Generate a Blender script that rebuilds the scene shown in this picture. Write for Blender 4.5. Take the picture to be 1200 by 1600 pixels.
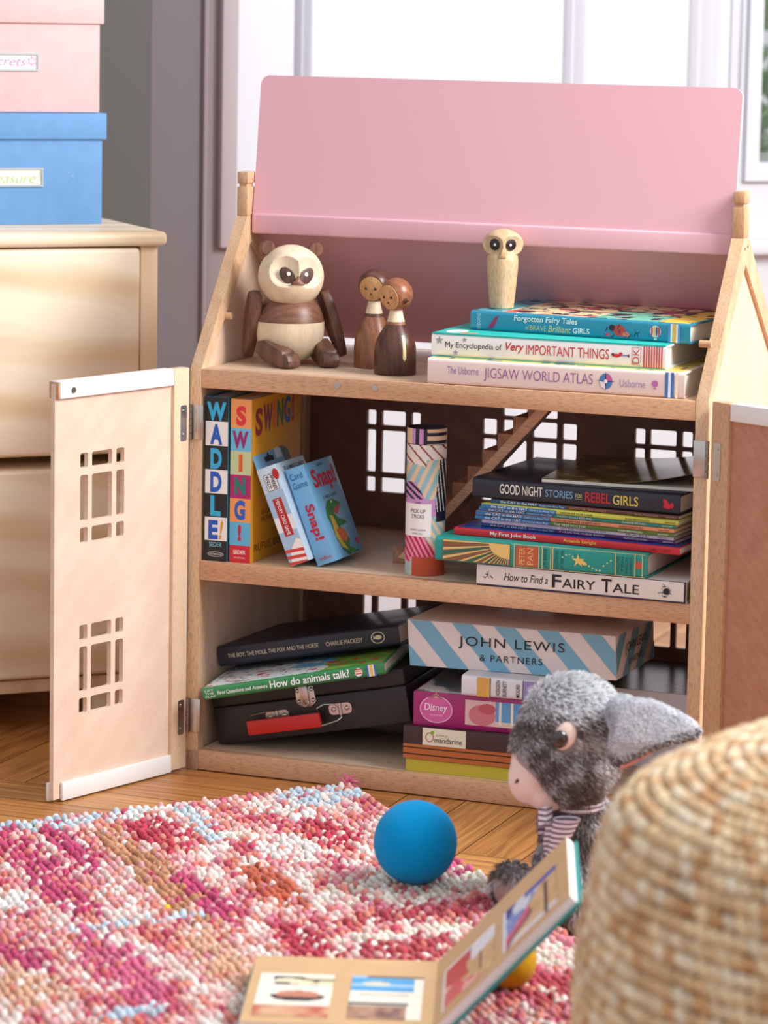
import bpy, bmesh, math, random
import numpy as np
from math import sin, cos, radians, pi, atan2, sqrt, hypot
from mathutils import Matrix, Vector

S = bpy.context.scene
COL = S.collection
for o in list(bpy.data.objects):
    bpy.data.objects.remove(o)

# ------------------------------------------------------------------ camera
F_PX, CY = 4899.434, 664.344                      # focal length and optical axis row, for a 1200x1600 frame
cam_d = bpy.data.cameras.new('camera')
cam = bpy.data.objects.new('camera', cam_d); COL.objects.link(cam)
cam_d.sensor_fit = 'VERTICAL'; cam_d.sensor_height = 36.0
cam_d.lens = F_PX / 1600 * 36
cam_d.shift_y = -(800 - CY) / 1600
cam_d.clip_start = 0.05; cam_d.clip_end = 60
RIGHT = Vector((0.9294169, 0.36858939, 0.01805789))
FWD = Vector((-0.36319964, 0.92229843, -0.13210462))
UP = Vector((-0.06534712, 0.11622165, 0.99107128))
cam.matrix_world = Matrix(((RIGHT.x, UP.x, -FWD.x, 1.53072666), (RIGHT.y, UP.y, -FWD.y, -3.27286859),
                           (RIGHT.z, UP.z, -FWD.z, 0.89310088), (0, 0, 0, 1)))
cam_d.dof.use_dof = True
cam_d.dof.focus_distance = 3.55
cam_d.dof.aperture_fstop = 6.3
S.camera = cam

# ------------------------------------------------------------------ light, world, exposure
S.view_settings.view_transform = 'Standard'
S.view_settings.look = 'None'
S.view_settings.exposure = 0.25
S.view_settings.gamma = 1.0
S.view_settings.use_curve_mapping = False
world = bpy.data.worlds.new('daylight'); S.world = world
world.use_nodes = True
bg = world.node_tree.nodes['Background']
bg.inputs[0].default_value = (0.93, 0.95, 1.0, 1)
bg.inputs[1].default_value = 0.68

def area(name, loc, target, w, h, power, color):
    d = bpy.data.lights.new(name, 'AREA'); d.shape = 'RECTANGLE'; d.size = w; d.size_y = h
    d.energy = power; d.color = color
    o = bpy.data.objects.new(name, d); COL.objects.link(o); o.location = loc
    o.rotation_euler = (Vector(target) - Vector(loc)).to_track_quat('-Z', 'Y').to_euler()
    return o
area('bay_window_daylight', (1.84, -0.06, 1.60), (0.3, 0.1, 0.3), 0.75, 0.9, 50, (1.0, 0.99, 0.98))

# ------------------------------------------------------------------ helpers
def lin(c):
    return tuple((x / 255 / 12.92) if x / 255 <= 0.04045 else ((x / 255 + 0.055) / 1.055) ** 2.4 for x in c)

MATS = {}
def mat(name, rgb, rough=0.5, metal=0.0, spec=0.5, bump=0.0, bscale=200.0, var=0.0, vscale=6.0, sheen=0.0, coat=0.0):
    if name in MATS: return MATS[name]
    m = bpy.data.materials.new(name); m.use_nodes = True; MATS[name] = m
    nt = m.node_tree; b = nt.nodes['Principled BSDF']
    c = lin(rgb)
    b.inputs['Base Color'].default_value = (*c, 1)
    b.inputs['Roughness'].default_value = rough
    b.inputs['Metallic'].default_value = metal
    b.inputs['Specular IOR Level'].default_value = spec
    if sheen: b.inputs['Sheen Weight'].default_value = sheen
    if coat: b.inputs['Coat Weight'].default_value = coat; b.inputs['Coat Roughness'].default_value = 0.12
    if var or bump:
        tc = nt.nodes.new('ShaderNodeTexCoord')
    if var:
        n = nt.nodes.new('ShaderNodeTexNoise'); n.inputs['Scale'].default_value = vscale; n.inputs['Detail'].default_value = 5
        r = nt.nodes.new('ShaderNodeValToRGB')
        r.color_ramp.elements[0].position = 0.3; r.color_ramp.elements[1].position = 0.7
        r.color_ramp.elements[0].color = (*[x * (1 - var) for x in c], 1)
        r.color_ramp.elements[1].color = (*[min(1, x * (1 + var)) for x in c], 1)
        nt.links.new(tc.outputs['Object'], n.inputs['Vector']); nt.links.new(n.outputs['Fac'], r.inputs['Fac'])
        nt.links.new(r.outputs['Color'], b.inputs['Base Color'])
    if bump:
        n2 = nt.nodes.new('ShaderNodeTexNoise'); n2.inputs['Scale'].default_value = bscale; n2.inputs['Detail'].default_value = 3
        bp = nt.nodes.new('ShaderNodeBump'); bp.inputs['Strength'].default_value = bump; bp.inputs['Distance'].default_value = 0.001
        nt.links.new(tc.outputs['Object'], n2.inputs['Vector']); nt.links.new(n2.outputs['Fac'], bp.inputs['Height'])
        nt.links.new(bp.outputs['Normal'], b.inputs['Normal'])
    return m

def wood(name, c1, c2, axis=0, scale=14.0, stretch=12.0, rough=0.45, pores=0.25, dist=1.2, spec=0.4, lo=0.32, hi=0.7, wave=0.1):
    """grain runs along the local axis (0 x, 1 y, 2 z)"""
    if name in MATS: return MATS[name]
    m = bpy.data.materials.new(name); m.use_nodes = True; MATS[name] = m
    nt = m.node_tree; b = nt.nodes['Principled BSDF']
    b.inputs['Roughness'].default_value = rough; b.inputs['Specular IOR Level'].default_value = spec
    tc = nt.nodes.new('ShaderNodeTexCoord')
    mp = nt.nodes.new('ShaderNodeMapping')
    s = [scale] * 3; s[axis] = scale / stretch; mp.inputs['Scale'].default_value = s
    nt.links.new(tc.outputs['Object'], mp.inputs['Vector'])
    n = nt.nodes.new('ShaderNodeTexNoise'); n.inputs['Scale'].default_value = 1.0; n.inputs['Detail'].default_value = 4
    n.inputs['Distortion'].default_value = dist
    nt.links.new(mp.outputs['Vector'], n.inputs['Vector'])
    w = nt.nodes.new('ShaderNodeTexWave'); w.wave_type = 'BANDS'; w.bands_direction = 'DIAGONAL'
    w.inputs['Scale'].default_value = 0.9; w.inputs['Distortion'].default_value = 3; w.inputs['Detail'].default_value = 2
    nt.links.new(mp.outputs['Vector'], w.inputs['Vector'])
    mx = nt.nodes.new('ShaderNodeMath'); mx.operation = 'MULTIPLY_ADD'; mx.inputs[1].default_value = wave
    nt.links.new(w.outputs['Fac'], mx.inputs[0])
    m2 = nt.nodes.new('ShaderNodeMath'); m2.operation = 'MULTIPLY'; m2.inputs[1].default_value = 0.75
    nt.links.new(n.outputs['Fac'], m2.inputs[0]); nt.links.new(m2.outputs[0], mx.inputs[2])
    r = nt.nodes.new('ShaderNodeValToRGB')
    r.color_ramp.elements[0].position = lo; r.color_ramp.elements[1].position = hi
    r.color_ramp.elements[0].color = (*lin(c2), 1); r.color_ramp.elements[1].color = (*lin(c1), 1)
    nt.links.new(mx.outputs[0], r.inputs['Fac'])
    out = r.outputs['Color']
    if pores:
        mp2 = nt.nodes.new('ShaderNodeMapping')
        s2 = [900.0] * 3; s2[axis] = 110.0; mp2.inputs['Scale'].default_value = s2
        nt.links.new(tc.outputs['Object'], mp2.inputs['Vector'])
        n3 = nt.nodes.new('ShaderNodeTexNoise'); n3.inputs['Scale'].default_value = 1.0; n3.inputs['Detail'].default_value = 1
        nt.links.new(mp2.outputs['Vector'], n3.inputs['Vector'])
        r3 = nt.nodes.new('ShaderNodeValToRGB'); r3.color_ramp.elements[0].position = 0.36; r3.color_ramp.elements[1].position = 0.5
        r3.color_ramp.elements[0].color = (1 - pores, 1 - pores, 1 - pores, 1); r3.color_ramp.elements[1].color = (1, 1, 1, 1)
        nt.links.new(n3.outputs['Fac'], r3.inputs['Fac'])
        mm = nt.nodes.new('ShaderNodeMix'); mm.data_type = 'RGBA'; mm.blend_type = 'MULTIPLY'; mm.inputs[0].default_value = 1.0
        nt.links.new(out, mm.inputs[6]); nt.links.new(r3.outputs['Color'], mm.inputs[7]); out = mm.outputs[2]
    nt.links.new(out, b.inputs['Base Color'])
    return m

def dye_mat(name, attr='dye', rough=0.6, bump=0.0, bscale=400.0, sheen=0.0, spec=0.3):
    if name in MATS: return MATS[name]
    m = bpy.data.materials.new(name); m.use_nodes = True; MATS[name] = m
    nt = m.node_tree; b = nt.nodes['Principled BSDF']
    a = nt.nodes.new('ShaderNodeAttribute'); a.attribute_name = attr
    nt.links.new(a.outputs['Color'], b.inputs['Base Color'])
    b.inputs['Roughness'].default_value = rough; b.inputs['Specular IOR Level'].default_value = spec
    if sheen: b.inputs['Sheen Weight'].default_value = sheen
    if bump:
        tc = nt.nodes.new('ShaderNodeTexCoord')
        n2 = nt.nodes.new('ShaderNodeTexNoise'); n2.inputs['Scale'].default_value = bscale; n2.inputs['Detail'].default_value = 3
        bp = nt.nodes.new('ShaderNodeBump'); bp.inputs['Strength'].default_value = bump; bp.inputs['Distance'].default_value = 0.001
        nt.links.new(tc.outputs['Object'], n2.inputs['Vector']); nt.links.new(n2.outputs['Fac'], bp.inputs['Height'])
        nt.links.new(bp.outputs['Normal'], b.inputs['Normal'])
    return m

class B:
    """collects shapes into one mesh"""
    def __init__(s): s.bm = bmesh.new()
    def _fin(s, verts, faces, mi, M):
        if M is not None: bmesh.ops.transform(s.bm, matrix=M, verts=verts)
        for f in faces: f.material_index = mi
    def box(s, a, b, bev=0.0, mi=0, M=None, seg=2):
        n0 = set(s.bm.faces); v0 = set(s.bm.verts)
        r = bmesh.ops.create_cube(s.bm, size=1.0)
        sz = [b[i] - a[i] for i in range(3)]; c = [(a[i] + b[i]) / 2 for i in range(3)]
        bmesh.ops.transform(s.bm, matrix=Matrix.Translation(c) @ Matrix.Diagonal((*sz, 1)), verts=r['verts'])
        if bev:
            es = [e for e in s.bm.edges if e.verts[0] in set(r['verts'])]
            bmesh.ops.bevel(s.bm, geom=es, offset=min(bev, min(abs(x) for x in sz) * 0.45), segments=seg, affect='EDGES', profile=0.5)
        s._fin([v for v in s.bm.verts if v not in v0], [f for f in s.bm.faces if f not in n0], mi, M); return s
    def hexa(s, p, mi=0, bev=0.0):
        """8 corners: bottom fl fr br bl, top fl fr br bl"""
        v0 = set(s.bm.verts); n0 = set(s.bm.faces)
        v = [s.bm.verts.new(q) for q in p]
        for f in ((3, 2, 1, 0), (4, 5, 6, 7), (0, 1, 5, 4), (1, 2, 6, 5), (2, 3, 7, 6), (3, 0, 4, 7)):
            s.bm.faces.new([v[i] for i in f])
        if bev:
            es = [e for e in s.bm.edges if e.verts[0] in set(v)]
            bmesh.ops.bevel(s.bm, geom=es, offset=bev, segments=2, affect='EDGES', profile=0.5)
        s._fin([], [f for f in s.bm.faces if f not in n0], mi, None); return s
    def prism(s, pts, axis, lo, hi, mi=0, M=None, bev=0.0):
        """pts 2D in the two other axes (cyclic order y,z / z,x / x,y), extruded along axis"""
        v0 = set(s.bm.verts); n0 = set(s.bm.faces)
        def P(p, h):
            return {0: (h, p[0], p[1]), 1: (p[0], h, p[1]), 2: (p[0], p[1], h)}[axis]
        a = [s.bm.verts.new(P(p, lo)) for p in pts]; b = [s.bm.verts.new(P(p, hi)) for p in pts]
        n = len(pts)
        s.bm.faces.new(a); s.bm.faces.new(b[::-1])
        for i in range(n):
            s.bm.faces.new((a[i], b[i], b[(i + 1) % n], a[(i + 1) % n]))
        nf = [f for f in s.bm.faces if f not in n0]
        bmesh.ops.recalc_face_normals(s.bm, faces=nf)
        if bev:
            es = [e for e in s.bm.edges if e.verts[0] not in v0 and e.verts[1] not in v0]
            bmesh.ops.bevel(s.bm, geom=es, offset=bev, segments=2, affect='EDGES', profile=0.5)
        s._fin([v for v in s.bm.verts if v not in v0], [f for f in s.bm.faces if f not in n0], mi, M); return s
    def lathe(s, prof, seg=48, mi=0, M=None, mfun=None, sx=1.0, sy=1.0):
        rings = []; vs = []; fs = []
        for r, z in prof:
            if r < 1e-6:
                v = s.bm.verts.new((0, 0, z)); rings.append([v]); vs.append(v)
            else:
                ring = [s.bm.verts.new((r * cos(2 * pi * k / seg) * sx, r * sin(2 * pi * k / seg) * sy, z)) for k in range(seg)]
                rings.append(ring); vs += ring
        for i in range(len(rings) - 1):
            a, b = rings[i], rings[i + 1]
            for k in range(seg):
                k2 = (k + 1) % seg
                q = [a[k % len(a)], a[k2 % len(a)], b[k2 % len(b)], b[k % len(b)]]
                u = []
                for v in q:
                    if v not in u: u.append(v)
                if len(u) < 3: continue
                f = s.bm.faces.new(u); f.material_index = mi if mfun is None else mfun((k + .5) / seg, i); fs.append(f)
        if M is not None: bmesh.ops.transform(s.bm, matrix=M, verts=vs)
        return s
    def ball(s, c, r, seg=24, rings=16, mi=0, M=None):
        if not hasattr(r, '__len__'): r = (r, r, r)
        MM = Matrix.Translation(c) @ (M if M is not None else Matrix.Identity(4)) @ Matrix.Diagonal((*r, 1))
        prof = [(sin(pi * k / rings), -cos(pi * k / rings)) for k in range(rings + 1)]
        prof[0] = (0, -1); prof[-1] = (0, 1)
        return s.lathe(prof, seg, mi, MM)
    def cyl(s, p0, p1, r, seg=20, mi=0, r1=None):
        p0, p1 = Vector(p0), Vector(p1); d = p1 - p0
        M = Matrix.Translation(p0) @ d.to_track_quat('Z', 'Y').to_matrix().to_4x4()
        return s.lathe([(0, 0), (r, 0), (r if r1 is None else r1, d.length), (0, d.length)], seg, mi, M)
    def tube(s, path, r, seg=8, mi=0, closed=False):
        P = [Vector(p) for p in path]; n = len(P); rings = []
        for i, p in enumerate(P):
            a = P[(i - 1) % n] if (closed or i) else p; b = P[(i + 1) % n] if (closed or i < n - 1) else p
            t = (b - a).normalized(); u = t.cross(Vector((0.13, 0.31, 0.94))).normalized(); w = t.cross(u)
            rr = r[i] if hasattr(r, '__len__') else r
            rings.append([s.bm.verts.new(p + rr * (cos(2 * pi * k / seg) * u + sin(2 * pi * k / seg) * w)) for k in range(seg)])
        m = n if closed else n - 1
        for i in range(m):
            a, b = rings[i], rings[(i + 1) % n]
            for k in range(seg):
                f = s.bm.faces.new((a[k], a[(k + 1) % seg], b[(k + 1) % seg], b[k])); f.material_index = mi
        if not closed:
            s.bm.faces.new(rings[0][::-1]).material_index = mi; s.bm.faces.new(rings[-1]).material_index = mi
        return s
    def poly(s, pts, mi=0):
        f = s.bm.faces.new([s.bm.verts.new(p) for p in pts]); f.material_index = mi; return s
    def mesh(s, name):
        me = bpy.data.meshes.new(name)
        bmesh.ops.recalc_face_normals(s.bm, faces=s.bm.faces) if False else None
        s.bm.to_mesh(me); s.bm.free(); return me

def link(name, me, mats, parent=None, smooth=40, label=None, M=None, kind=None):
    o = bpy.data.objects.new(name, me); COL.objects.link(o)
    if mats is not None:
        for m in (mats if isinstance(mats, (list, tuple)) else [mats]): me.materials.append(m)
    if smooth is not None:
        me.shade_smooth()
        if smooth < 180: me.set_sharp_from_angle(angle=radians(smooth))
    if parent is not None: o.parent = parent
    if M is not None: o.matrix_local = M
    if label: o['label'] = label
    if kind: o['kind'] = kind
    return o

def part(name, b, mats, parent=None, smooth=40, label=None, M=None, kind=None):
    return link(name, b.mesh(name), mats, parent, smooth, label, M, kind)

def tag(o, label, cat, group=None, kind=None):
    o['label'] = label; o['category'] = cat
    if group: o['group'] = group
    if kind: o['kind'] = kind
    return o

def thing(name, label, cat, loc=(0, 0, 0), rot=(0, 0, 0), group=None):
    o = bpy.data.objects.new(name, None); COL.objects.link(o)
    o.empty_display_size = 0.05
    o.location = loc; o.rotation_euler = rot
    return tag(o, label, cat, group)

def struct(o):
    o['kind'] = 'structure'; return o

def rr(x0, x1, y0, y1, r, n=4):
    r = min(r, (x1 - x0) / 2.01, (y1 - y0) / 2.01); out = []
    for cx, cy, a0 in ((x1 - r, y1 - r, 0), (x0 + r, y1 - r, 90), (x0 + r, y0 + r, 180), (x1 - r, y0 + r, 270)):
        for k in range(n + 1):
            a = radians(a0 + 90 * k / n); out.append((cx + r * cos(a), cy + r * sin(a)))
    return out

def cut_panel(outer, holes, thick):
    """2D outline with holes as a mesh in the XY plane, thickness centred on z=0"""
    cu = bpy.data.curves.new('outline', 'CURVE'); cu.dimensions = '2D'; cu.fill_mode = 'BOTH'; cu.extrude = thick / 2
    for pts in [outer] + list(holes):
        sp = cu.splines.new('POLY'); sp.points.add(len(pts) - 1); sp.use_cyclic_u = True
        for i, p in enumerate(pts): sp.points[i].co = (p[0], p[1], 0, 1)
    o = bpy.data.objects.new('outline', cu)
    me = bpy.data.meshes.new_from_object(o); bpy.data.objects.remove(o); bpy.data.curves.remove(cu)
    return me

def frame_M(o, ex, ey):
    ex = Vector(ex).normalized(); ey = Vector(ey); ey = (ey - ex * ey.dot(ex)).normalized(); ez = ex.cross(ey)
    return Matrix(((ex.x, ey.x, ez.x, o[0]), (ex.y, ey.y, ez.y, o[1]), (ex.z, ey.z, ez.z, o[2]), (0, 0, 0, 1)))

_font_cache = {}
def text_mesh(txt, w=None, h=None, bold=0.0, shear=0.0, space=1.0, line=1.0, align='LEFT'):
    cu = bpy.data.curves.new('lettering', 'FONT'); cu.body = txt; cu.size = 1.0; cu.offset = bold; cu.shear = shear
    cu.space_character = space; cu.space_line = line; cu.align_x = align; cu.resolution_u = 4
    o = bpy.data.objects.new('lettering', cu)
    me = bpy.data.meshes.new_from_object(o); bpy.data.objects.remove(o); bpy.data.curves.remove(cu)
    n = len(me.vertices); co = np.empty(n * 3); me.vertices.foreach_get('co', co); co = co.reshape(-1, 3)
    mn = co.min(0); mx = co.max(0); d = np.maximum(mx - mn, 1e-6)
    if w and h: sx, sy = w / d[0], h / d[1]
    elif w: sx = sy = w / d[0]
    else: sx = sy = h / d[1]
    co = (co - mn) * (sx, sy, 1); co[:, 2] = 0
    me.vertices.foreach_set('co', co.ravel()); me.update()
    return me

def text(parent, txt, o, ex, ey, color, w=None, h=None, bold=0.0, shear=0.0, space=1.0, line=1.0, align='LEFT', name='lettering', rough=0.5):
    """lower left corner at o, reading along ex, up along ey, in the parent's frame"""
    me = text_mesh(txt, w, h, bold, shear, space, line, align)
    m = mat('ink_%d_%d_%d' % color, color, rough)
    return link(name, me, m, parent, None, M=frame_M(o, ex, ey))

E_ = 0.0004
def ftext(parent, txt, x, z, w, h, color, y=-E_, **k):       # on a front face (plane x z)
    return text(parent, txt, (x, y, z), (1, 0, 0), (0, 0, 1), color, w, h, **k)

def clip(poly, x0, x1, z0, z1):
    def cut(p, f, g):
        out = []
        for i in range(len(p)):
            a, b = p[i], p[(i + 1) % len(p)]; fa, fb = f(a), f(b)
            if fa >= 0: out.append(a)
            if fa * fb < 0:
                t = fa / (fa - fb); out.append((a[0] + t * (b[0] - a[0]), a[1] + t * (b[1] - a[1])))
        return out
    for f in (lambda p: p[0] - x0, lambda p: x1 - p[0], lambda p: p[1] - z0, lambda p: z1 - p[1]):
        poly = cut(poly, f, None)
        if len(poly) < 3: return []
    return poly

def decal(parent, name, polys, M=None, y=-E_, label=None, rough=0.5):
    """flat printed shapes: list of (points2d, rgb) on the front plane (x, z) at local y"""
    b = B(); cols = []
    for i, (p, c) in enumerate(polys):
        if len(p) < 3: continue
        if c not in cols: cols.append(c)
        b.poly([(q[0], y - i * 0.00003, q[1]) for q in p], cols.index(c))
    return part(name, b, [mat('ink_%d_%d_%d' % c, c, rough) for c in cols], parent, None, label, M)

def rect(x0, x1, z0, z1): return [(x0, z0), (x1, z0), (x1, z1), (x0, z1)]
def ell(cx, cz, rx, rz, n=28, rot=0.0):
    return [(cx + rx * cos(2 * pi * k / n) * cos(rot) - rz * sin(2 * pi * k / n) * sin(rot),
             cz + rx * cos(2 * pi * k / n) * sin(rot) + rz * sin(2 * pi * k / n) * cos(rot)) for k in range(n)]
def star(cx, cz, r, n=5, k=0.42, a0=90):
    return [(cx + (r if i % 2 == 0 else r * k) * cos(radians(a0 + 180 * i / n)), cz + (r if i % 2 == 0 else r * k) * sin(radians(a0 + 180 * i / n))) for i in range(2 * n)]

def raw_mesh(name, verts, faces, cols=None, attr='dye'):
    """verts (n,3), faces (m,k) numpy; cols per vertex linear rgb"""
    verts = np.asarray(verts, np.float32); faces = np.asarray(faces, np.int32)
    me = bpy.data.meshes.new(name); n = len(verts); m, k = faces.shape
    me.vertices.add(n); me.vertices.foreach_set('co', verts.ravel())
    me.loops.add(m * k); me.loops.foreach_set('vertex_index', faces.ravel())
    me.polygons.add(m); me.polygons.foreach_set('loop_start', np.arange(0, m * k, k, dtype=np.int32))
    me.update(calc_edges=True); me.validate()
    if cols is not None:
        a = me.color_attributes.new(attr, 'FLOAT_COLOR', 'POINT')
        c4 = np.ones((n, 4), np.float32); c4[:, :3] = cols; a.data.foreach_set('color', c4.ravel())
    return me

def picture(parent, name, o, ex, ey, w, h, nx, ny, fn, label=None, rough=0.35):
    """a printed picture: fn(u, v) -> sRGB 0..255; grid of flat cells"""
    V = []; Fc = []; C = []
    for j in range(ny):
        for i in range(nx):
            c = lin(fn((i + .5) / nx, (j + .5) / ny)); k = len(V)
            for a, b_ in ((0, 0), (1, 0), (1, 1), (0, 1)):
                V.append(((i + a) * w / nx, (j + b_) * h / ny, 0)); C.append(c)
            Fc.append((k, k + 1, k + 2, k + 3))
    me = raw_mesh(name, V, Fc, C)
    return link(name, me, dye_mat('print_%d' % int(rough * 100), rough=rough, spec=0.4), parent, None, label, M=frame_M(o, ex, ey))

# cheap value noise for printed pictures and dye patterns
_rng = np.random.RandomState(5); _tab = _rng.rand(64, 64)
def vn(x, y):
    x0, y0 = math.floor(x), math.floor(y); fx, fy = x - x0, y - y0
    fx = fx * fx * (3 - 2 * fx); fy = fy * fy * (3 - 2 * fy)
    t = lambda i, j: _tab[int(i) % 64, int(j) % 64]
    return (t(x0, y0) * (1 - fx) + t(x0 + 1, y0) * fx) * (1 - fy) + (t(x0, y0 + 1) * (1 - fx) + t(x0 + 1, y0 + 1) * fx) * fy
def blend(a, b, t):
    t = max(0, min(1, t)); return tuple(a[i] * (1 - t) + b[i] * t for i in range(3))

# ------------------------------------------------------------------ materials
beech = wood('beech', (232, 190, 156), (208, 160, 124), 0, 20, 12, 0.42)
beech_y = wood('beech_across', (226, 186, 150), (198, 150, 112), 1, 20, 12, 0.42)
beech_z = wood('beech_upright', (226, 188, 152), (202, 156, 118), 2, 20, 12, 0.42)
birch = wood('birch_ply', (242, 218, 198), (232, 202, 180), 2, 16, 20, 0.45, pores=0.10, dist=0.5)
shaded_ply = wood('beech_ply_shaded', (150, 106, 88), (128, 86, 72), 2, 16, 14, 0.5, pores=0.15)  # back panel ply, darkened to put the cabinet's inner shade into the colour
shelf_top = wood('pale_beech', (228, 202, 178), (212, 180, 152), 0, 16, 14, 0.42, pores=0.15)
pine = wood('pine', (246, 228, 202), (226, 194, 156), 0, 9, 9, 0.4, pores=0.0, dist=2.2, lo=0.3, hi=0.62, wave=0.35)
walnut = wood('walnut', (140, 98, 78), (94, 62, 50), 2, 60, 10, 0.38, pores=0.3)
walnut_light = wood('light_walnut', (182, 126, 92), (142, 92, 64), 2, 60, 10, 0.36, pores=0.3)
maple = wood('maple', (240, 224, 198), (226, 202, 170), 2, 40, 8, 0.42, pores=0.08)
oak_owl = wood('pale_oak', (226, 204, 168), (204, 174, 134), 2, 45, 12, 0.45, pores=0.25)
white_paint = mat('white_paint', (240, 240, 240), 0.4)
steel = mat('steel', (200, 196, 190), 0.28, 1.0)
dark_steel = mat('aged_steel', (150, 142, 134), 0.35, 1.0)
pink_paint = mat('pink_paint', (234, 181, 193), 0.42, bump=0.05, bscale=500)
paper = mat('book_pages', (238, 232, 220), 0.8, bump=0.3, bscale=900)
black_ink = mat('ink_20_18_20', (20, 18, 20), 0.5)

# ------------------------------------------------------------------ the room: floor, walls, trim, window
def make_floor():
    w, n = 0.07, 5; L = w * n
    V = []; Fq = []; UV = []; C = []
    def plank(x0, y0, x1, y1, along_x):
        k = len(V); g = 0.0006
        V.extend([(x0 + g, y0 + g, 0), (x1 - g, y0 + g, 0), (x1 - g, y1 - g, 0), (x0 + g, y1 - g, 0)])
        Fq.append((k, k + 1, k + 2, k + 3))
        t = random.random(); u0 = random.random() * 40
        c = lin(blend((204, 152, 92), (176, 120, 66), t))
        for (x, y) in ((x0, y0), (x1, y0), (x1, y1), (x0, y1)):
            C.append(c); UV.append((u0 + (x if along_x else y), u0 * 1.7 + (y if along_x else x)))
    random.seed(3)
    for mI in range(-9, 10):
        for k in range(-70, 80):
            ox, oy = k * w + mI * L, k * w - mI * L
            if not (-2.8 < ox < 3.4 and -3.2 < oy < 3.6): continue
            plank(ox, oy, ox + L, oy + w, True)
            plank(ox, oy + w, ox + w, oy + w + L, False)
    k = len(V)
    V.extend([(-3.4, -3.8, -0.004), (4.2, -3.8, -0.004), (4.2, 4.2, -0.004), (-3.4, 4.2, -0.004)]); Fq.append((k, k + 1, k + 2, k + 3))
    C.extend([lin((70, 42, 20))] * 4); UV.extend([(0, 0)] * 4)
    me = raw_mesh('floor', V, Fq, C)
    uv = me.uv_layers.new(name='grain')
    li = np.empty(len(me.loops), np.int32); me.loops.foreach_get('vertex_index', li)
    uv.data.foreach_set('uv', np.array(UV, np.float32)[li].ravel())
    m = bpy.data.materials.new('oak_parquet'); m.use_nodes = True
    nt = m.node_tree; b = nt.nodes['Principled BSDF']; b.inputs['Roughness'].default_value = 0.36
    a = nt.nodes.new('ShaderNodeAttribute'); a.attribute_name = 'dye'
    u = nt.nodes.new('ShaderNodeUVMap'); u.uv_map = 'grain'
    mp = nt.nodes.new('ShaderNodeMapping'); mp.inputs['Scale'].default_value = (7, 150, 1)
    n = nt.nodes.new('ShaderNodeTexNoise'); n.inputs['Scale'].default_value = 1; n.inputs['Detail'].default_value = 5; n.inputs['Distortion'].default_value = 0.8
    r = nt.nodes.new('ShaderNodeValToRGB'); r.color_ramp.elements[0].position = 0.32; r.color_ramp.elements[1].position = 0.62
    r.color_ramp.elements[0].color = (0.55, 0.45, 0.36, 1); r.color_ramp.elements[1].color = (1.12, 1.06, 1.0, 1)
    mx = nt.nodes.new('ShaderNodeMix'); mx.data_type = 'RGBA'; mx.blend_type = 'MULTIPLY'; mx.inputs[0].default_value = 1
    nt.links.new(u.outputs['UV'], mp.inputs['Vector']); nt.links.new(mp.outputs['Vector'], n.inputs['Vector'])
    nt.links.new(n.outputs['Fac'], r.inputs['Fac']); nt.links.new(a.outputs['Color'], mx.inputs[6]); nt.links.new(r.outputs['Color'], mx.inputs[7])
    nt.links.new(mx.outputs[2], b.inputs['Base Color'])
    struct(link('floor', me, m, None, None))
make_floor()

TH = radians(44.3)
ROOM = Matrix.Translation((-0.25, 0.766, 0)) @ Matrix.Rotation(TH, 4, 'Z')    # along the wall / into the wall / up
grey_wall = mat('grey_wall_paint', (92, 91, 89), 0.8, bump=0.1, bscale=300)
grey_wall2 = mat('warm_grey_paint', (116, 108, 112), 0.7, bump=0.1, bscale=300)
mauve = mat('mauve_trim_paint', (142, 130, 132), 0.6)
mauve2 = mat('pale_mauve_paint', (176, 164, 168), 0.6)
wall_white = mat('white_wall_paint', (212, 215, 224), 0.55)

def room_part(name, b, m):
    o = part(name, b, m, None, 40); o.matrix_world = ROOM; return struct(o)
room_part('wall_left', B().box((-2.2, 0.0, 0), (-0.165, 0.08, 2.3)), grey_wall)
b = B(); b.prism([(-0.165, 0.0), (-0.095, -0.012), (-0.095, 0.08), (-0.165, 0.08)], 2, 0, 2.3); room_part('trim_1', b, grey_wall2)
b = B(); b.box((-0.095, -0.02, 0), (-0.088, 0.06, 2.3), 0.002); b.box((-0.088, -0.014, 0), (-0.0505, 0.06, 2.3), 0.003); room_part('trim_2', b, mauve)
room_part('trim_3', B().box((-0.072, -0.03, 0.557), (-0.0485, -0.0145, 2.3), 0.002), mauve2)
# white panelled window bay
b = B(); b.box((-0.05, 0.0, 0), (0.76, 0.08, 2.3)); b.box((0.76, 0.0, 0), (1.5, 0.08, 0.63)); b.box((1.5, 0, 0), (2.6, 0.08, 2.3)); b.box((0.76, 0, 1.9), (1.5, 0.08, 2.3))
room_part('wall_back', b, wall_white)
def mould(name, x0, x1, z0=0.58, z1=2.2):
    b = B(); n = 14; pts = []
    prof = [(0, 0), (0.05, -0.006), (0.2, -0.012), (0.32, -0.007), (0.45, -0.014), (0.62, -0.018), (0.75, -0.009), (0.9, -0.006), (1, 0)]
    pts = [(x0 + (x1 - x0) * u, y) for u, y in prof] + [(x1, 0.004), (x0, 0.004)]
    b.prism(pts, 2, z0, z1); room_part(name, b, wall_white)
mould('trim_4', 0.046, 0.075); mould('trim_5', 0.463, 0.505); mould('trim_6', 0.668, 0.72)
room_part('trim_7', B().box((-0.048, -0.03, 0.535), (2.6, 0.0, 0.558), 0.006), wall_white)
room_part('baseboard_back', B().box((-0.048, -0.018, 0), (2.6, 0.0, 0.13), 0.005), wall_white)
b = B(); b.box((0.738, -0.006, 0.628), (0.752, 0.01, 2.2), 0.003); room_part('trim_8', b, wall_white)
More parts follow.
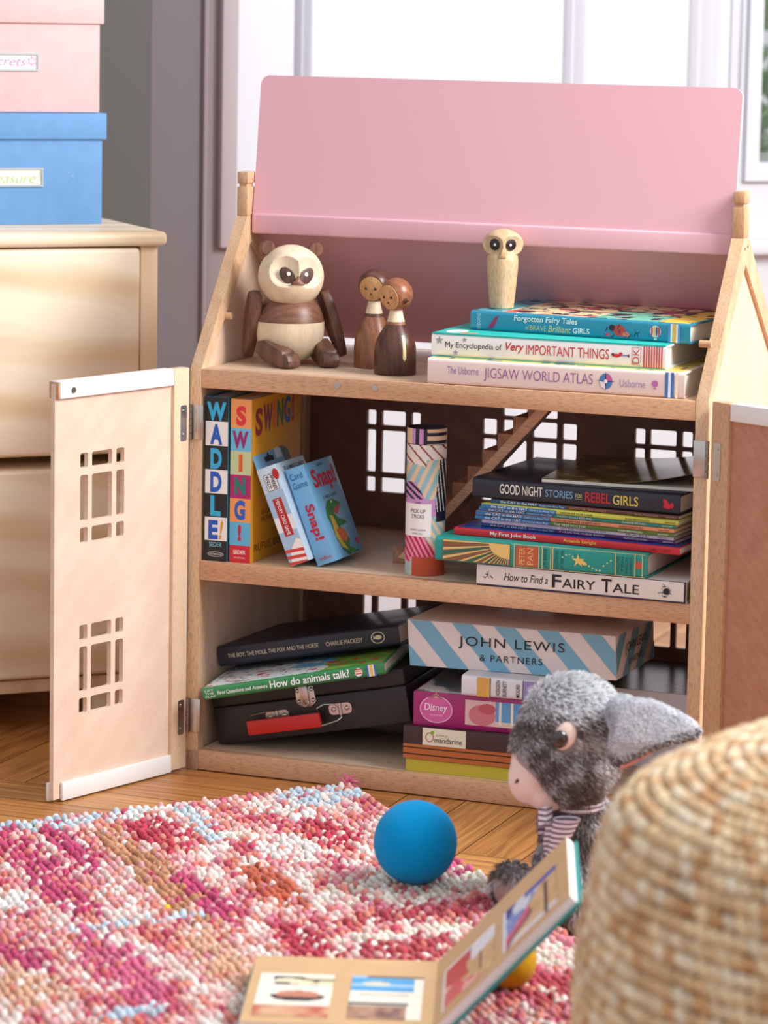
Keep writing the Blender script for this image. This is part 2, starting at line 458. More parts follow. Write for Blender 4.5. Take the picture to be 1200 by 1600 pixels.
win = cut_panel([(0.752, 0.63), (1.5, 0.63), (1.5, 1.95), (0.752, 1.95)], [rr(0.795, 1.46, 0.672, 1.9, 0.002)], 0.05)
win_o = link('window_1', win, wall_white, None, 40); win_o.matrix_world = ROOM @ Matrix.Translation((0, 0.025, 0)) @ Matrix.Rotation(pi / 2, 4, 'X'); struct(win_o)
win2 = cut_panel([(0.766, 0.645), (1.49, 0.645), (1.49, 1.93), (0.766, 1.93)], [rr(0.783, 1.47, 0.66, 1.91, 0.002)], 0.012)
wf = link('sash_bead', win2, wall_white, win_o, 40, M=Matrix.Translation((0, 0, 0.03)))
glass = bpy.data.materials.new('window_glass'); glass.use_nodes = True
gb = glass.node_tree.nodes['Principled BSDF']; gb.inputs['Transmission Weight'].default_value = 1; gb.inputs['Roughness'].default_value = 0.02; gb.inputs['IOR'].default_value = 1.45
part('pane', B().box((0.79, 0.67, -0.002), (1.465, 1.905, 0.002)), glass, win_o, None)

# garden hedge seen through the window
def hedge():
    rng = np.random.RandomState(2); n = 2600
    p = np.stack([rng.uniform(0.75, 2.3, n), rng.uniform(0.9, 1.4, n), rng.uniform(0, 0.95, n) + 0.12 * rng.rand(n)], 1)
    d = rng.normal(size=(n, 3)); d /= np.linalg.norm(d, axis=1)[:, None]; e = np.cross(d, rng.normal(size=(n, 3))); e /= np.linalg.norm(e, axis=1)[:, None]
    L = rng.uniform(0.03, 0.05, n)[:, None]
    V = np.stack([p - d * L, p + e * L * .45, p + d * L, p - e * L * .45], 1).reshape(-1, 3)
    C = np.repeat(np.array([lin(blend((150, 190, 130), (196, 220, 180), t)) for t in rng.rand(n)]), 4, 0)
    o = link('garden_hedge', raw_mesh('garden_hedge', V, np.arange(4 * n).reshape(-1, 4), C), dye_mat('hedge_leaves', rough=0.7), None, None)
    o.matrix_world = ROOM; tag(o, 'pale green garden hedge outside the window at right', 'hedge', kind='stuff')
hedge()

# ------------------------------------------------------------------ dresser and storage boxes
DR = thing('dresser', 'pale pine chest of drawers with rounded top behind the open left door', 'dresser', (-0.1292, 0.208, 0), (0, 0, TH))
part('top', B().box((-0.95, 0.0, 0.5975), (0.0, 0.46, 0.6152), 0.007, seg=4), pine, DR)
b = B(); b.box((-0.0315, 0.012, 0.03), (-0.0085, 0.45, 0.5975), 0.003); b.box((-0.94, 0.012, 0.03), (-0.917, 0.45, 0.5975), 0.003)
b.box((-0.917, 0.4, 0.05), (-0.0315, 0.45, 0.5975)); b.box((-0.917, 0.014, 0.046), (-0.0315, 0.4, 0.0625), 0.002)
part('carcass', b, wood('pine_upright', (242, 220, 190), (222, 188, 150), 2, 9, 9, 0.4, pores=0.0, dist=2.2, lo=0.3, hi=0.62), DR)
b = B(); b.box((-0.9165, 0.006, 0.341), (-0.033, 0.39, 0.5955), 0.006, seg=3); part('drawer', b, pine, DR)
b = B(); b.box((-0.9165, 0.002, 0.0655), (-0.033, 0.39, 0.3255), 0.006, seg=3); part('drawer', b, pine, DR)
for x in (-0.085, -0.9): part('leg', B().box((x, 0.03, 0), (x + 0.045, 0.075, 0.046), 0.003), pine, DR)
for x in (-0.085, -0.9): part('leg', B().box((x, 0.38, 0), (x + 0.045, 0.425, 0.046), 0.003), pine, DR)

DRM = Matrix.Translation((-0.1292, 0.208, 0)) @ Matrix.Rotation(TH, 4, 'Z')
def storage_box(label, z, xr, y0, W_, D_, hb, lid_h, lid_z, rgb, txt, tcol, plate, group):
    p = DRM @ Vector((xr, y0, z))
    t = thing('storage_box', label, 'box', p, (0, 0, TH), group)
    m = mat('box_card_%d' % rgb[0], rgb, 0.65, bump=0.25, bscale=350, var=0.05, vscale=40)
    part('body', B().box((-W_, 0, 0), (0, D_, hb), 0.0012), m, t)
    b = B(); g = 0.0045
    b.box((-W_ - g, -g, lid_z), (g, D_ + g, lid_z + lid_h), 0.0015); part('lid', b, m, t)
    x0, x1, z0, z1 = plate
    fr = cut_panel([(x0, z0), (x1, z0), (x1, z1), (x0, z1)], [rr(x0 + .0022, x1 - .0022, z0 + .0025, z1 - .0025, 0.0005)], 0.0024)
    fo = link('label_holder', fr, mat('holder_tin', (205, 210, 212), 0.3, 0.6), t, 40, M=frame_M((0, -0.0012, 0), (1, 0, 0), (0, 0, 1)))
    co = part('label_card', B().box((x0 + .001, -0.0006, z0 + .001), (x1 - .001, -0.0001, z1 - .001)), mat('card_white', (240, 242, 238), 0.7), t, None)
    return t
bx = storage_box('blue cardboard storage box on the dresser with a green scribbled label, below the pink box', 0.6152, -0.0410, 0.1399, 0.36, 0.27, 0.137, 0.033, 0.1065,
            (104, 154, 206), 0, 0, (-0.165, -0.0775, 0.0475, 0.0712), 'stacked storage boxes on the dresser')
ftext(bx, 'Treasure', -0.155, 0.0525, 0.068, 0.012, (176, 214, 110), y=-0.0011, shear=0.3, bold=-0.01)
decal(bx, 'scribble', [([(-0.0815 + .0035 * cos(a), 0.0595 + .006 * sin(a)), (-0.0815 + .0042 * cos(a + .3), 0.0595 + .007 * sin(a + .3)), (-0.0815, 0.0597)], (196, 226, 170)) for a in (0.3, 1.5, 2.7, 3.9, 5.1)], y=-0.0011)
decal(bx, 'scratch_doodle', [(star(-0.0395, 0.061, 0.0055, 7, 0.12), (150, 192, 232)), (star(-0.039, 0.053, 0.004, 6, 0.12), (150, 192, 232))])
px_ = storage_box('pale pink cardboard storage box with a pink scribbled label, stacked on the blue box', 0.7553, -0.0450, 0.1399, 0.36, 0.27, 0.142, 0.036, 0.1105,
            (226, 192, 191), 0, 0, (-0.165, -0.0795, 0.051, 0.0735), 'stacked storage boxes on the dresser')
ftext(px_, 'Secrets', -0.15, 0.058, 0.054, 0.0105, (236, 130, 196), y=-0.0011, shear=0.3, bold=-0.01)
decal(px_, 'scribbled_star', [(star(-0.0885, 0.0635, 0.0065, 6, 0.45), (236, 130, 196)), (star(-0.0885, 0.0635, 0.0045, 6, 0.45), (240, 242, 238))], y=-0.0011)

# ------------------------------------------------------------------ dolls' house
W, TP, DP = 0.62, 0.0139, 0.3266
ZS, ZTB, ZM, ZMB, ZB = 0.4749, 0.4528, 0.2502, 0.2273, 0.0245
YA, ZAB, ZAT = 0.1244, 0.6446, 0.6969
HO = thing('dollhouse', "wooden dolls' house bookcase with raised pink roof and open doors", 'dollhouse', (0, 0, 0))
outline = [(0, 0.001), (DP, 0.001), (DP, ZS), (YA + 0.0225, ZAB), (YA, ZAB), (0, ZS)]
inner = [(0.016, 0.012), (DP - 0.016, 0.012), (DP - 0.016, ZS - 0.006), (YA + 0.0125, ZAB - 0.03), (0.016, ZS - 0.002)]
def yz_M(x): return frame_M((x, 0, 0), (0, 1, 0), (0, 0, 1))
for x in (TP / 2, W - TP / 2):
    sf = link('side_frame', cut_panel(outline, [inner], TP), beech_z if False else wood('beech_frame', (236, 204, 170), (214, 174, 136), 1, 20, 12, 0.42), HO, 40, M=yz_M(x))
    link('side_panel', cut_panel([(0.01, 0.006), (DP - 0.01, 0.006), (DP - 0.01, ZS), (YA + 0.0125, ZAB - 0.022), (0.01, ZS)], [], 0.005), wood('birch_side', (238, 214, 192), (226, 194, 168), 1, 16, 14, 0.45, pores=0.1), HO, 40, M=yz_M(x))
    b = B()
    xa, xb = x - TP / 2, x + TP / 2
    b.box((xa, YA, ZAB), (xb, YA + 0.0225, ZAB + 0.0345), 0.0012); b.box((xa + 0.0022, YA + 0.0022, ZAB + 0.03), (xb - 0.0022, YA + 0.0203, ZAB + 0.042)); b.box((xa, YA, ZAB + 0.0385), (xb, YA + 0.0225, ZAT), 0.0016)
    part('ridge_post', b, beech_z, HO)
# shelves
b = B(); b.box((TP, 0.012, ZTB + 0.006), (W - TP, DP - 0.001, ZS), 0.0006); part('shelf', b, shelf_top, HO)
b = B(); b.box((TP, 0.0, ZTB), (W - TP, 0.0125, ZS), 0.0012); part('shelf_lip', b, beech, HO)
b = B(); b.box((TP, 0.012, ZMB + 0.006), (W - TP, DP - 0.006, ZM), 0.0006); part('shelf', b, shelf_top, HO)
b = B(); b.box((TP, 0.0, ZMB), (W - TP, 0.0125, ZM), 0.0012); part('shelf_lip', b, beech, HO)
b = B(); b.box((TP, 0.012, ZB - 0.012), (W - TP, DP - 0.006, ZB), 0.0006); part('shelf', b, shelf_top, HO)
b = B(); b.box((TP, 0.0, 0.001), (W - TP, 0.0125, ZB), 0.0012); part('shelf_lip', b, beech, HO)
for x in (0, W - TP):
    part('foot_block', B().box((x - 0.0006, -0.0006, 0.0), (x + TP, 0.016, 0.024), 0.001), wood('foot_beech', (196, 160, 138), (170, 130, 108), 2, 20, 12, 0.45), HO)
# back panel with window cut-outs
holes = []
def win_holes(cols, rows, r=0.0022):
    for c in cols:
        for q in rows: holes.append(rr(c[0], c[1], q[0], q[1], r))
rows = [(0.3775, 0.3960), (0.3182, 0.3712), (0.2934, 0.3119)]
win_holes([(0.0909, 0.1031), (0.1106, 0.1423), (0.15, 0.1621)], rows)
win_holes([(0.2444, 0.2622), (0.2704, 0.3013), (0.309, 0.3402), (0.347, 0.3654)], [(0.3754, 0.3949), (0.3182, 0.3702), (0.2934, 0.3119)])
win_holes([(0.2704, 0.3013), (0.309, 0.3402)], [(0.3997, 0.4170)])
win_holes([(0.4391, 0.452), (0.4581, 0.4911), (0.4979, 0.5113)], [(0.3765, 0.3952), (0.3187, 0.3713), (0.294, 0.3122)])
rl = [(0.1305, 0.184), (0.190, 0.209)]
win_holes([(0.0895, 0.1011), (0.1086, 0.1406), (0.1486, 0.1606)], rl)
win_holes([(0.4395, 0.4515), (0.4581, 0.4908), (0.4972, 0.5105)], rl)
win_holes([(0.2704, 0.3013), (0.309, 0.3402)], rl)
link('back_panel', cut_panel([(TP, 0.004), (W - TP, 0.004), (W - TP, ZS), (TP, ZS)], holes, 0.006), shaded_ply, HO, 40, M=frame_M((0, DP + 0.003 - 0.001, 0), (1, 0, 0), (0, 0, 1)))
# roof: fixed back slope and the raised front flap
b = B(); y0, z0, y1, z1 = YA + 0.0130, ZAB + 0.0030, 0.3080, 0.4860
d = Vector((y1 - y0, z1 - z0)).normalized(); nrm = Vector((-d.y, d.x)) * 0.006
b.prism([(y0, z0), (y1, z1), (y1 + nrm.x, z1 + nrm.y), (y0 + nrm.x, z0 + nrm.y)], 0, TP - 0.0002, W - TP + 0.0002)
part('roof_panel', b, pink_paint, HO, label='fixed pink rear slope of the roof')
flap = cut_panel(rr(TP + 0.0015, W - TP - 0.0015, 0, 0.1745, 0.011, 6)[:14] + [(TP + 0.0015, 0.0), (W - TP - 0.0015, 0.0)], [], 0.006)
fx = Vector((1, 0, 0)); fy = Vector((0, 0.0215, 0.1725)).normalized()
fo = link('roof_flap', flap, pink_paint, HO, 40, label='raised pink front roof flap', M=frame_M((0, 0.1390, 0.637), fx, fy))
b = B(); b.box((TP + 0.0012, 0.1335, 0.6237), (W - TP - 0.0012, 0.1445, 0.6480), 0.0028, seg=3)
part('flap_rail', b, pink_paint, fo, M=frame_M((0, 0.1390, 0.637), fx, fy).inverted())
# pegs, magnets, screws
for xa, xb, y, z in ((0.0085, 0.0215, 0.066, 0.5313), (W - 0.0085, W - 0.0215, 0.0347, 0.534)):
    part('peg', B().cyl((xa, y, z), (xb, y, z), 0.0042), beech_z, HO)
for x in (0.1843, 0.2302): part('magnet', B().cyl((x, 0.002, 0.4662), (x, -0.0012, 0.4662), 0.0036), steel, HO)
for y, z in ((YA + 0.006, ZAB - 0.012), (YA + 0.0175, ZAB - 0.010)): part('screw', B().cyl((W - 0.001, y, z), (W + 0.0006, y, z), 0.0016, 12), dark_steel, HO)
# staircase on the middle floor
b = B(); ys0, ys1 = 0.085, 0.137
sx0, sz0, sx1, sz1 = 0.222, 0.2502, 0.402, 0.4520
n = 10; du, dz = (sx1 - sx0) / n, (sz1 - sz0) / n
pts = [(sx0, sz0)]
for k in range(n): pts += [(sx0 + du * k, sz0 + dz * (k + 1)), (sx0 + du * (k + 1), sz0 + dz * (k + 1))]
pts += [(sx1 + 0.004, sz1), (sx1 + 0.004, sz1 - 0.006), (sx0 + 0.012, sz0)]
b.prism(pts, 1, ys0 + 0.002, ys1)
st = part('staircase', b, wood('stair_beech', (190, 142, 110), (150, 104, 76), 1, 30, 10, 0.5), HO, None)
off = Vector((dz, -du)).normalized() * 0.010
a0, a1 = Vector((sx0 + du * .4, sz0 + dz * .4)), Vector((sx1, sz1))
b = B(); b.prism([tuple(a0), tuple(a1 - Vector((0, .001))), tuple(a1 + off - Vector((0, .003))), tuple(a0 + off * 0.9 + Vector((.004, 0.0035)))], 1, ys0, ys0 + 0.006)
part('stringer', b, beech, st, None)

# doors: local u from hinge to free edge, w thickness, z up
def door(hx, hy, ang, mirror, panel_m, stile_m):
    """ang: world heading of the door from the hinge; inner face is local y=0, outside is +y (mirror flips)"""
    s = -1 if mirror else 1
    M = Matrix.Translation((hx, hy, 0)) @ Matrix.Rotation(ang, 4, 'Z')
    yy = lambda a, b_: (min(s * a, s * b_), max(s * a, s * b_))
    def bxp(bb, u0, u1, a, b_, z0, z1, bev=0.0008):
        q = yy(a, b_); bb.box((u0, q[0], z0), (u1, q[1], z1), bev); return bb
    root = part('door', bxp(B(), 0.0, 0.0256, 0.0, 0.014, 0.004, 0.4766, 0.0014), stile_m, HO, M=M)
    cols = [(0.104, 0.117), (0.124, 0.1566), (0.1628, 0.1755)]
    h = []
    for c in cols:
        for q in ((0.3765, 0.3935), (0.3165, 0.3684), (0.2915, 0.309), (0.1803, 0.1978), (0.1212, 0.1729), (0.0962, 0.1140)): h.append(rr(c[0], c[1], q[0], q[1], 0.0026))
    me = cut_panel([(0.0250, 0.004), (0.2160, 0.004), (0.2160, 0.4745), (0.0250, 0.4745)], h, 0.006)
    link('door_panel', me, panel_m, root, 40, M=frame_M((0, s * 0.0075, 0), (1, 0, 0), (0, 0, 1)))
    part('trim_rail', bxp(B(), 0.0264, 0.2123, -0.0005, 0.0155, 0.4577, 0.4772, 0.0014), white_paint, root, label='white top rail')
    part('rail_end', bxp(B(), 0.2120, 0.2145, 0.0003, 0.0150, 0.4581, 0.4767, 0.0005), beech_z, root)
    part('trim_rail', bxp(B(), 0.0246, 0.2055, 0.0003, 0.0045, 0.0018, 0.0229, 0.0012), white_paint, root, label='white bottom rail')
    part('trim_rail', bxp(B(), 0.0246, 0.2175, 0.0105, 0.0150, 0.0018, 0.0229, 0.0012), white_paint, root, label='white outer bottom rail')
    if mirror: part('magnet', B().cyl((0.192, s * 0.001, 0.4665), (0.192, -s * 0.0014, 0.4665), 0.0034), steel, root)
    return root, M, s
dl, ML, sl = door(0.0022, -0.0070, radians(270 - 17), True, birch, wood('birch_stile', (240, 216, 188), (228, 196, 164), 2, 18, 14, 0.42, pores=0.12))
dr, MR, sr = door(0.6262, -0.0075, radians(-26.6), False, wood('door_wood_shaded', (204, 150, 124), (188, 132, 106), 2, 40, 40, 0.45, pores=0.15, dist=0.3), beech_z)  # right door browner than the left: its shade is put into the wood colour
def hinge(root, s, M, z0, z1, px0, px1):
    b = B(); q = (-0.0006, 0.0004)
    pts = rr(0.0045, 0.0150, z0, z1, 0.0022)
    b.prism([(p[0], p[1]) for p in pts], 1, -0.0009, 0.0004)
    for z in (z0 + 0.007, z1 - 0.007):
        b.cyl((0.0098, -s * 0.0006, z), (0.0098, -s * 0.0016 if s > 0 else 0.0016, z), 0.0020, 12)
    h = part('hinge', b, steel, root)
    # leaf on the cabinet and the knuckles, built in house space
    b2 = B(); b2.box((px0, -0.0016, z0 + 0.001), (px1, 0.0, z1 - 0.0005), 0.0005)
    part('hinge_plate', b2, steel, HO)
    b3 = B(); xk = px0 - 0.0005 if px0 < 0.3 else px1 + 0.0005
    for k in range(5):
        za = z0 + (z1 - z0) * k / 5; b3.cyl((xk, -0.0035, za + 0.0003), (xk, -0.0035, za + (z1 - z0) / 5 - 0.0003), 0.0023, 14)
    part('hinge_knuckle', b3, dark_steel, HO)
for z0, z1 in ((0.3917, 0.4335), (0.0447, 0.0860)):
    hinge(dl, sl, ML, z0, z1, 0.0022, 0.0172)
    hinge(dr, sr, MR, z0 - 0.001, z1 - 0.001, 0.6052, 0.6208)

# ------------------------------------------------------------------ books and boxes
def book(label, loc, yaw, L, T, D_, cov, rot=None, group=None, soft=False, cat='book', name='book', pages=None, cover_tex=0.0, rough=0.35, round_=True):
    t = thing(name, label, cat, loc, rot if rot is not None else (0, 0, radians(yaw)), group)
    bd = 0.0007 if soft else 0.0021
    ins = 0.0006 if soft else 0.003
    r = min(0.0016 if soft else 0.004, T * 0.3) if round_ else 0.0006
    def arc(cy, cz, a0, a1, rad, n=4): return [(cy + rad * cos(radians(a0 + (a1 - a0) * k / n)), cz + rad * sin(radians(a0 + (a1 - a0) * k / n))) for k in range(n + 1)]
    outer = [(D_, 0)] + arc(r, r, 270, 180, r) + arc(r, T - r, 180, 90, r) + [(D_, T)]
    inn = [(D_, T - bd), (bd + r * .5, T - bd), (bd, T - bd - r * .5), (bd, bd + r * .5), (bd + r * .5, bd), (D_, bd)]
    m = mat('cover_%d_%d_%d' % cov, cov, rough, coat=0.15, var=cover_tex, vscale=60)
    part('cover', B().prism(outer + inn, 0, 0, L), m, t, 50)
    part('pages', B().box((ins, bd * .9, bd * .9), (L - ins, D_ - ins, T - bd * .9)), pages or paper, t, None)
    return t

# top shelf stack -------------------------------------------------
g_top = 'books stacked on the top shelf'
jig = book('pale pink hardback with purple lettering, bottom of the stack under the owl', (0.2923, 0.0025, ZS), 1.1, 0.298, 0.0290, 0.25, (236, 216, 208), group=g_top)
ftext(jig, 'The Usborne', 0.0235, 0.0125, 0.037, 0.0085, (150, 120, 180))
ftext(jig, 'JIGSAW WORLD ATLAS', 0.067, 0.0065, 0.1265, 0.0150, (160, 84, 160), bold=-0.008)
ftext(jig, 'Usborne', 0.2245, 0.0095, 0.029, 0.0082, (168, 150, 190))
decal(jig, 'compass_emblem', [(ell(0.2085, 0.0145, 0.0075, 0.0088), (70, 130, 190)), ([(0.2085, 0.0145), (0.216, 0.0145), (0.2137, 0.0207), (0.2085, 0.0233)], (210, 90, 150)),
    ([(0.2085, 0.0145), (0.201, 0.0145), (0.2033, 0.0083), (0.2085, 0.0057)], (240, 230, 236)), (star(0.2085, 0.0145, 0.0112, 4, 0.12), (60, 60, 130)), (ell(0.2085, 0.0145, 0.002, 0.0022), (245, 240, 240))])
decal(jig, 'balloon_emblem', [(ell(0.2645, 0.0150, 0.0036, 0.0036), (190, 110, 180)), (rect(0.2628, 0.2662, 0.0090, 0.0105), (190, 110, 180))])
decal(jig, 'spine_stripes', [(rect(0.276, 0.2795, 0.0006, 0.0284), (60, 120, 190)), (rect(0.2795, 0.2825, 0.0006, 0.0284), (240, 244, 248)), (rect(0.2825, 0.286, 0.0006, 0.0284), (60, 120, 190)),
    (rect(0.2875, 0.2905, 0.0006, 0.0284), (252, 238, 214))])
def art_jig(u, v): return blend((240, 214, 110), (220, 190, 90), vn(u * 30, v * 30)) if vn(u * 40 + 9, v * 40) > 0.3 else (120, 100, 80)
picture(jig, 'cover_art', (0.004, 0.004, 0.02905), (1, 0, 0), (0, 1, 0), 0.29, 0.24, 60, 40, art_jig)

enc = book('white-spined hardback with red and black title, second of the stack under the owl', (0.2899, 0.0199, ZS + 0.0291), 0.5, 0.274, 0.0262, 0.235, (244, 244, 244), group=g_top)
TEAL = (40, 190, 180)
decal(enc, 'teal_edges', [(rect(0, 0.274, 0.0252, 0.0262), TEAL), (rect(0, 0.274, 0, 0.001), TEAL)])
decal(enc, 'grey_stars', [(star(0.0095, 0.0185, 0.0052), (160, 160, 166)), (star(0.0395, 0.0205, 0.0032), (160, 160, 166)), (star(0.029, 0.0055, 0.0034), (160, 160, 166))])
ftext(enc, 'My Encyclopedia of', 0.0165, 0.0090, 0.067, 0.0085, (36, 34, 40))
ftext(enc, 'Very', 0.088, 0.0085, 0.022, 0.0120, (200, 36, 48), bold=0.012, shear=0.25)
ftext(enc, 'IMPORTANT THINGS', 0.1125, 0.0080, 0.0965, 0.0112, (205, 50, 54))
decal(enc, 'flying_girl_print', [(ell(0.2175, 0.0128, 0.0045, 0.0020), (206, 50, 54)), (ell(0.2225, 0.0145, 0.0022, 0.0022), (206, 50, 54)), (rect(0.2235, 0.231, 0.0125, 0.0140), (110, 150, 200)),
    (ell(0.2135, 0.0138, 0.0018, 0.0018), (110, 60, 40)), (rect(0.2305, 0.2325, 0.0115, 0.0148), (110, 60, 40))])
decal(enc, 'logo_frame', [(rect(0.235, 0.2450, 0.0035, 0.0040), (190, 60, 60)), (rect(0.235, 0.2450, 0.0225, 0.0230), (190, 60, 60)), (rect(0.235, 0.2355, 0.0035, 0.0230), (190, 60, 60)), (rect(0.2452, 0.2457, 0.0065, 0.0230), (190, 60, 60))])
text(enc, 'DK', (0.2438, -E_, 0.0050), (0, 0, 1), (-1, 0, 0), (196, 70, 70), 0.0165, 0.0076)
decal(enc, 'red_stripes', [(rect(0.2485 + 0.0029 * k, 0.2485 + 0.0029 * k + 0.0014, 0.0012, 0.0250), (206, 44, 48)) for k in range(8)])
decal(enc, 'cover_face', [(rect(0, 0.274, 0.0, 0.234), TEAL), (ell(0.02, 0.03, 0.012, 0.018), (235, 240, 238)), (rect(0.03, 0.05, 0.01, 0.02), (230, 140, 60))], M=frame_M((0, 0, 0.0262), (1, 0, 0), (0, 0, -1)))

forg = book('teal hardback with illustrated cover and white lettered spine, directly under the owl', (0.3166, 0.0737, ZS + 0.0554), -4.6, 0.266, 0.0224, 0.19, (28, 138, 168), group=g_top)
text(forg, 'USBORNE', (0.0125, -E_, 0.0022), (0, 0, 1), (-1, 0, 0), (190, 225, 230), 0.0175, 0.0042, bold=-0.01)
ftext(forg, 'Forgotten Fairy Tales', 0.0540, 0.0118, 0.0775, 0.0085, (250, 246, 236), bold=0.01, shear=0.1)
ftext(forg, 'of', 0.0685, 0.0048, 0.004, 0.0044, (222, 210, 140))
ftext(forg, 'BRAVE', 0.0740, 0.0042, 0.020, 0.0058, (222, 210, 140), bold=-0.01)
ftext(forg, 'Brilliant', 0.0965, 0.0036, 0.0275, 0.0072, (226, 216, 150), shear=0.2)
ftext(forg, 'GIRLS', 0.1265, 0.0040, 0.0200, 0.0060, (250, 246, 236), bold=0.01)
decal(forg, 'bird_print', [([(0.022, 0.005), (0.03, 0.006), (0.035, 0.0185), (0.030, 0.0155), (0.026, 0.010)], (170, 40, 90)), ([(0.020, 0.0030), (0.030, 0.0075), (0.028, 0.0035)], (120, 40, 110))])
import itertools
random.seed(8); pr = [(ell(0.1825, 0.0105, 0.0075, 0.0062, rot=-0.3), (205, 66, 60)), (ell(0.1735, 0.0130, 0.0036, 0.0036), (60, 36, 40)), (ell(0.1905, 0.0065, 0.0040, 0.0032), (230, 120, 110)),
    (ell(0.1690, 0.0055, 0.0028, 0.0020), (220, 70, 90))]
for k in range(16):
    x = 0.163 + random.random() * 0.042; z = 0.002 + random.random() * 0.012; a = random.random() * 3; l = 0.005
    pr.append(([(x, z), (x + l * cos(a), z + l * sin(a)), (x + l * cos(a) + .0006, z + l * sin(a) - .0004), (x + .0009, z - .0006)], (24, 40, 60)))
decal(forg, 'reading_figure_print', pr)
decal(forg, 'balloon_emblem', [(ell(0.2255, 0.0120, 0.0064, 0.0066), (240, 230, 220))] + [(ell(0.2255 + dx, 0.0120, 0.0011, 0.0058), c) for dx, c in ((-0.0042, (210, 50, 60)), (-0.0014, (230, 180, 60)), (0.0014, (70, 60, 150)), (0.0042, (210, 50, 60)))] + [(rect(0.2238, 0.2272, 0.0030, 0.0046), (240, 230, 220))])
decal(forg, 'spine_stripes', [(rect(0.2405, 0.2435, 0.0010, 0.0215), (90, 150, 215)), (rect(0.2435, 0.2455, 0.0010, 0.0215), (240, 244, 248)), (rect(0.2455, 0.2500, 0.0010, 0.0215), (232, 190, 90)), (rect(0.2500, 0.2520, 0.0010, 0.0215), (240, 244, 248)), (rect(0.2520, 0.2548, 0.0010, 0.0215), (90, 150, 215))])
def art_forg(u, v):
    a = vn(u * 22, v * 16 + 3); b_ = vn(u * 40 + 7, v * 30)
    if a > 0.72: return (40, 40, 60)
    if u > 0.86: return blend((240, 190, 60), (250, 220, 120), b_)
    if u > 0.55 and v < 0.35 + 0.2 * vn(u * 9, 1): return blend((90, 190, 160), (150, 220, 190), b_)
    if u < 0.12: return blend((60, 160, 190), (120, 200, 210), b_)
    if vn(u * 12 + 4, v * 12) > 0.7: return (200, 80, 90)
    return blend((244, 232, 190), (232, 214, 160), b_) if b_ < 0.8 else (70, 80, 90)
picture(forg, 'cover_art', (0.003, 0.0045, 0.02245), (1, 0, 0), (0, 1, 0), 0.26, 0.183, 90, 60, art_forg)

# owl ------------------------------------------------------------
def carve(bm, c, r, cuts):
    """cuts: list of (unit axis, half angle, depth): presses a shallow round dish into a ball"""
    for v in bm.verts:
        p = Vector(((v.co.x - c[0]) / r[0], (v.co.y - c[1]) / r[1], (v.co.z - c[2]) / r[2]))
        L = p.length
        if L < 1e-6: continue
        best = None
        for ax, al, dep in cuts:
            ca = p.normalized().dot(ax)
            if ca > cos(al) and (best is None or ca - cos(al) > best[0]): best = (ca - cos(al), ax, al, dep)
        if best:
            _, ax, al, dep = best
            h = p.dot(ax); lat = (p - ax * h).length / sin(al)
            nh = cos(al) - dep * max(0, 1 - lat * lat)
            p = p + ax * (min(h, nh) - h)
            v.co = Vector((c[0] + p.x * r[0], c[1] + p.y * r[1], c[2] + p.z * r[2]))
def dirv(az, el):      # az to the viewer's right of local -y
    return Vector((sin(radians(az)) * cos(radians(el)), -cos(radians(az)) * cos(radians(el)), sin(radians(el))))
def disc_on(axis, c, r, dist, rad_x, rad_z, thick=0.001, tilt=0.0, dome=0.0):
    """small flat lens facing along axis; c centre of ball, r its radii"""
    ax = axis.normalized(); up = Vector((0, 0, 1)); ex = up.cross(ax).normalized() * 1.0; ez = ax.cross(ex)
    p = Vector((c[0] + ax.x * dist * r[0], c[1] + ax.y * dist * r[1], c[2] + ax.z * dist * r[2]))
    M = Matrix(((ex.x, ez.x, ax.x, p.x), (ex.y, ez.y, ax.y, p.y), (ex.z, ez.z, ax.z, p.z), (0, 0, 0, 1))) @ Matrix.Rotation(tilt, 4, 'Z')
    b = B(); b.lathe([(0, -thick), (1, -thick), (1.0, thick * .5), (0.8, thick), (0, thick + dome)], 28, 0, M @ Matrix.Diagonal((rad_x, rad_z, 1, 1)))
    return b

OW = thing('wooden_owl', 'pale wooden owl figure with dark round eye standing on the teal book', 'figurine', (0.3390, 0.1150, ZS + 0.0554 + 0.0227), (0, 0, radians(19)))
b = B(); b.lathe([(0, 0), (0.0128, 0), (0.0138, 0.0008), (0.0150, 0.012), (0.0168, 0.032), (0.0180, 0.047), (0.0182, 0.055), (0.0172, 0.0605), (0.0145, 0.0640), (0.008, 0.0660), (0, 0.0665)], 48)
part('body', b, oak_owl, OW)
b = B(); oc, orr = (0, 0, 0.0738), (0.0234, 0.0185, 0.0174)
b.ball(oc, orr, 96, 72)
ca = [(dirv(-38, -4), radians(40), 0.10), (dirv(38, -4), radians(40), 0.10)]
carve(b.bm, oc, orr, ca)
part('head', b, oak_owl, OW, 28)
for az in (-33, 33):
    ax = dirv(az, 0)
    part('eye', disc_on(ax, oc, orr, 0.745, 0.0064, 0.0066, 0.0007), mat('ebony', (34, 24, 22), 0.3), OW)
    ax2 = dirv(az + (4 if az < 0 else -5), -1)
    part('pupil', disc_on(ax2, oc, orr, 0.795, 0.0016, 0.0016, 0.0007), mat('bone_white', (238, 232, 222), 0.4), OW)
b = B(); b.prism([(-0.0042, 0.0588), (0.0042, 0.0588), (0.0006, 0.0690), (-0.0006, 0.0690)], 1, -0.0186, -0.0130, bev=0.0006)
part('beak', b, wood('beak_wood', (222, 186, 140), (196, 156, 110), 2, 50, 10), OW)

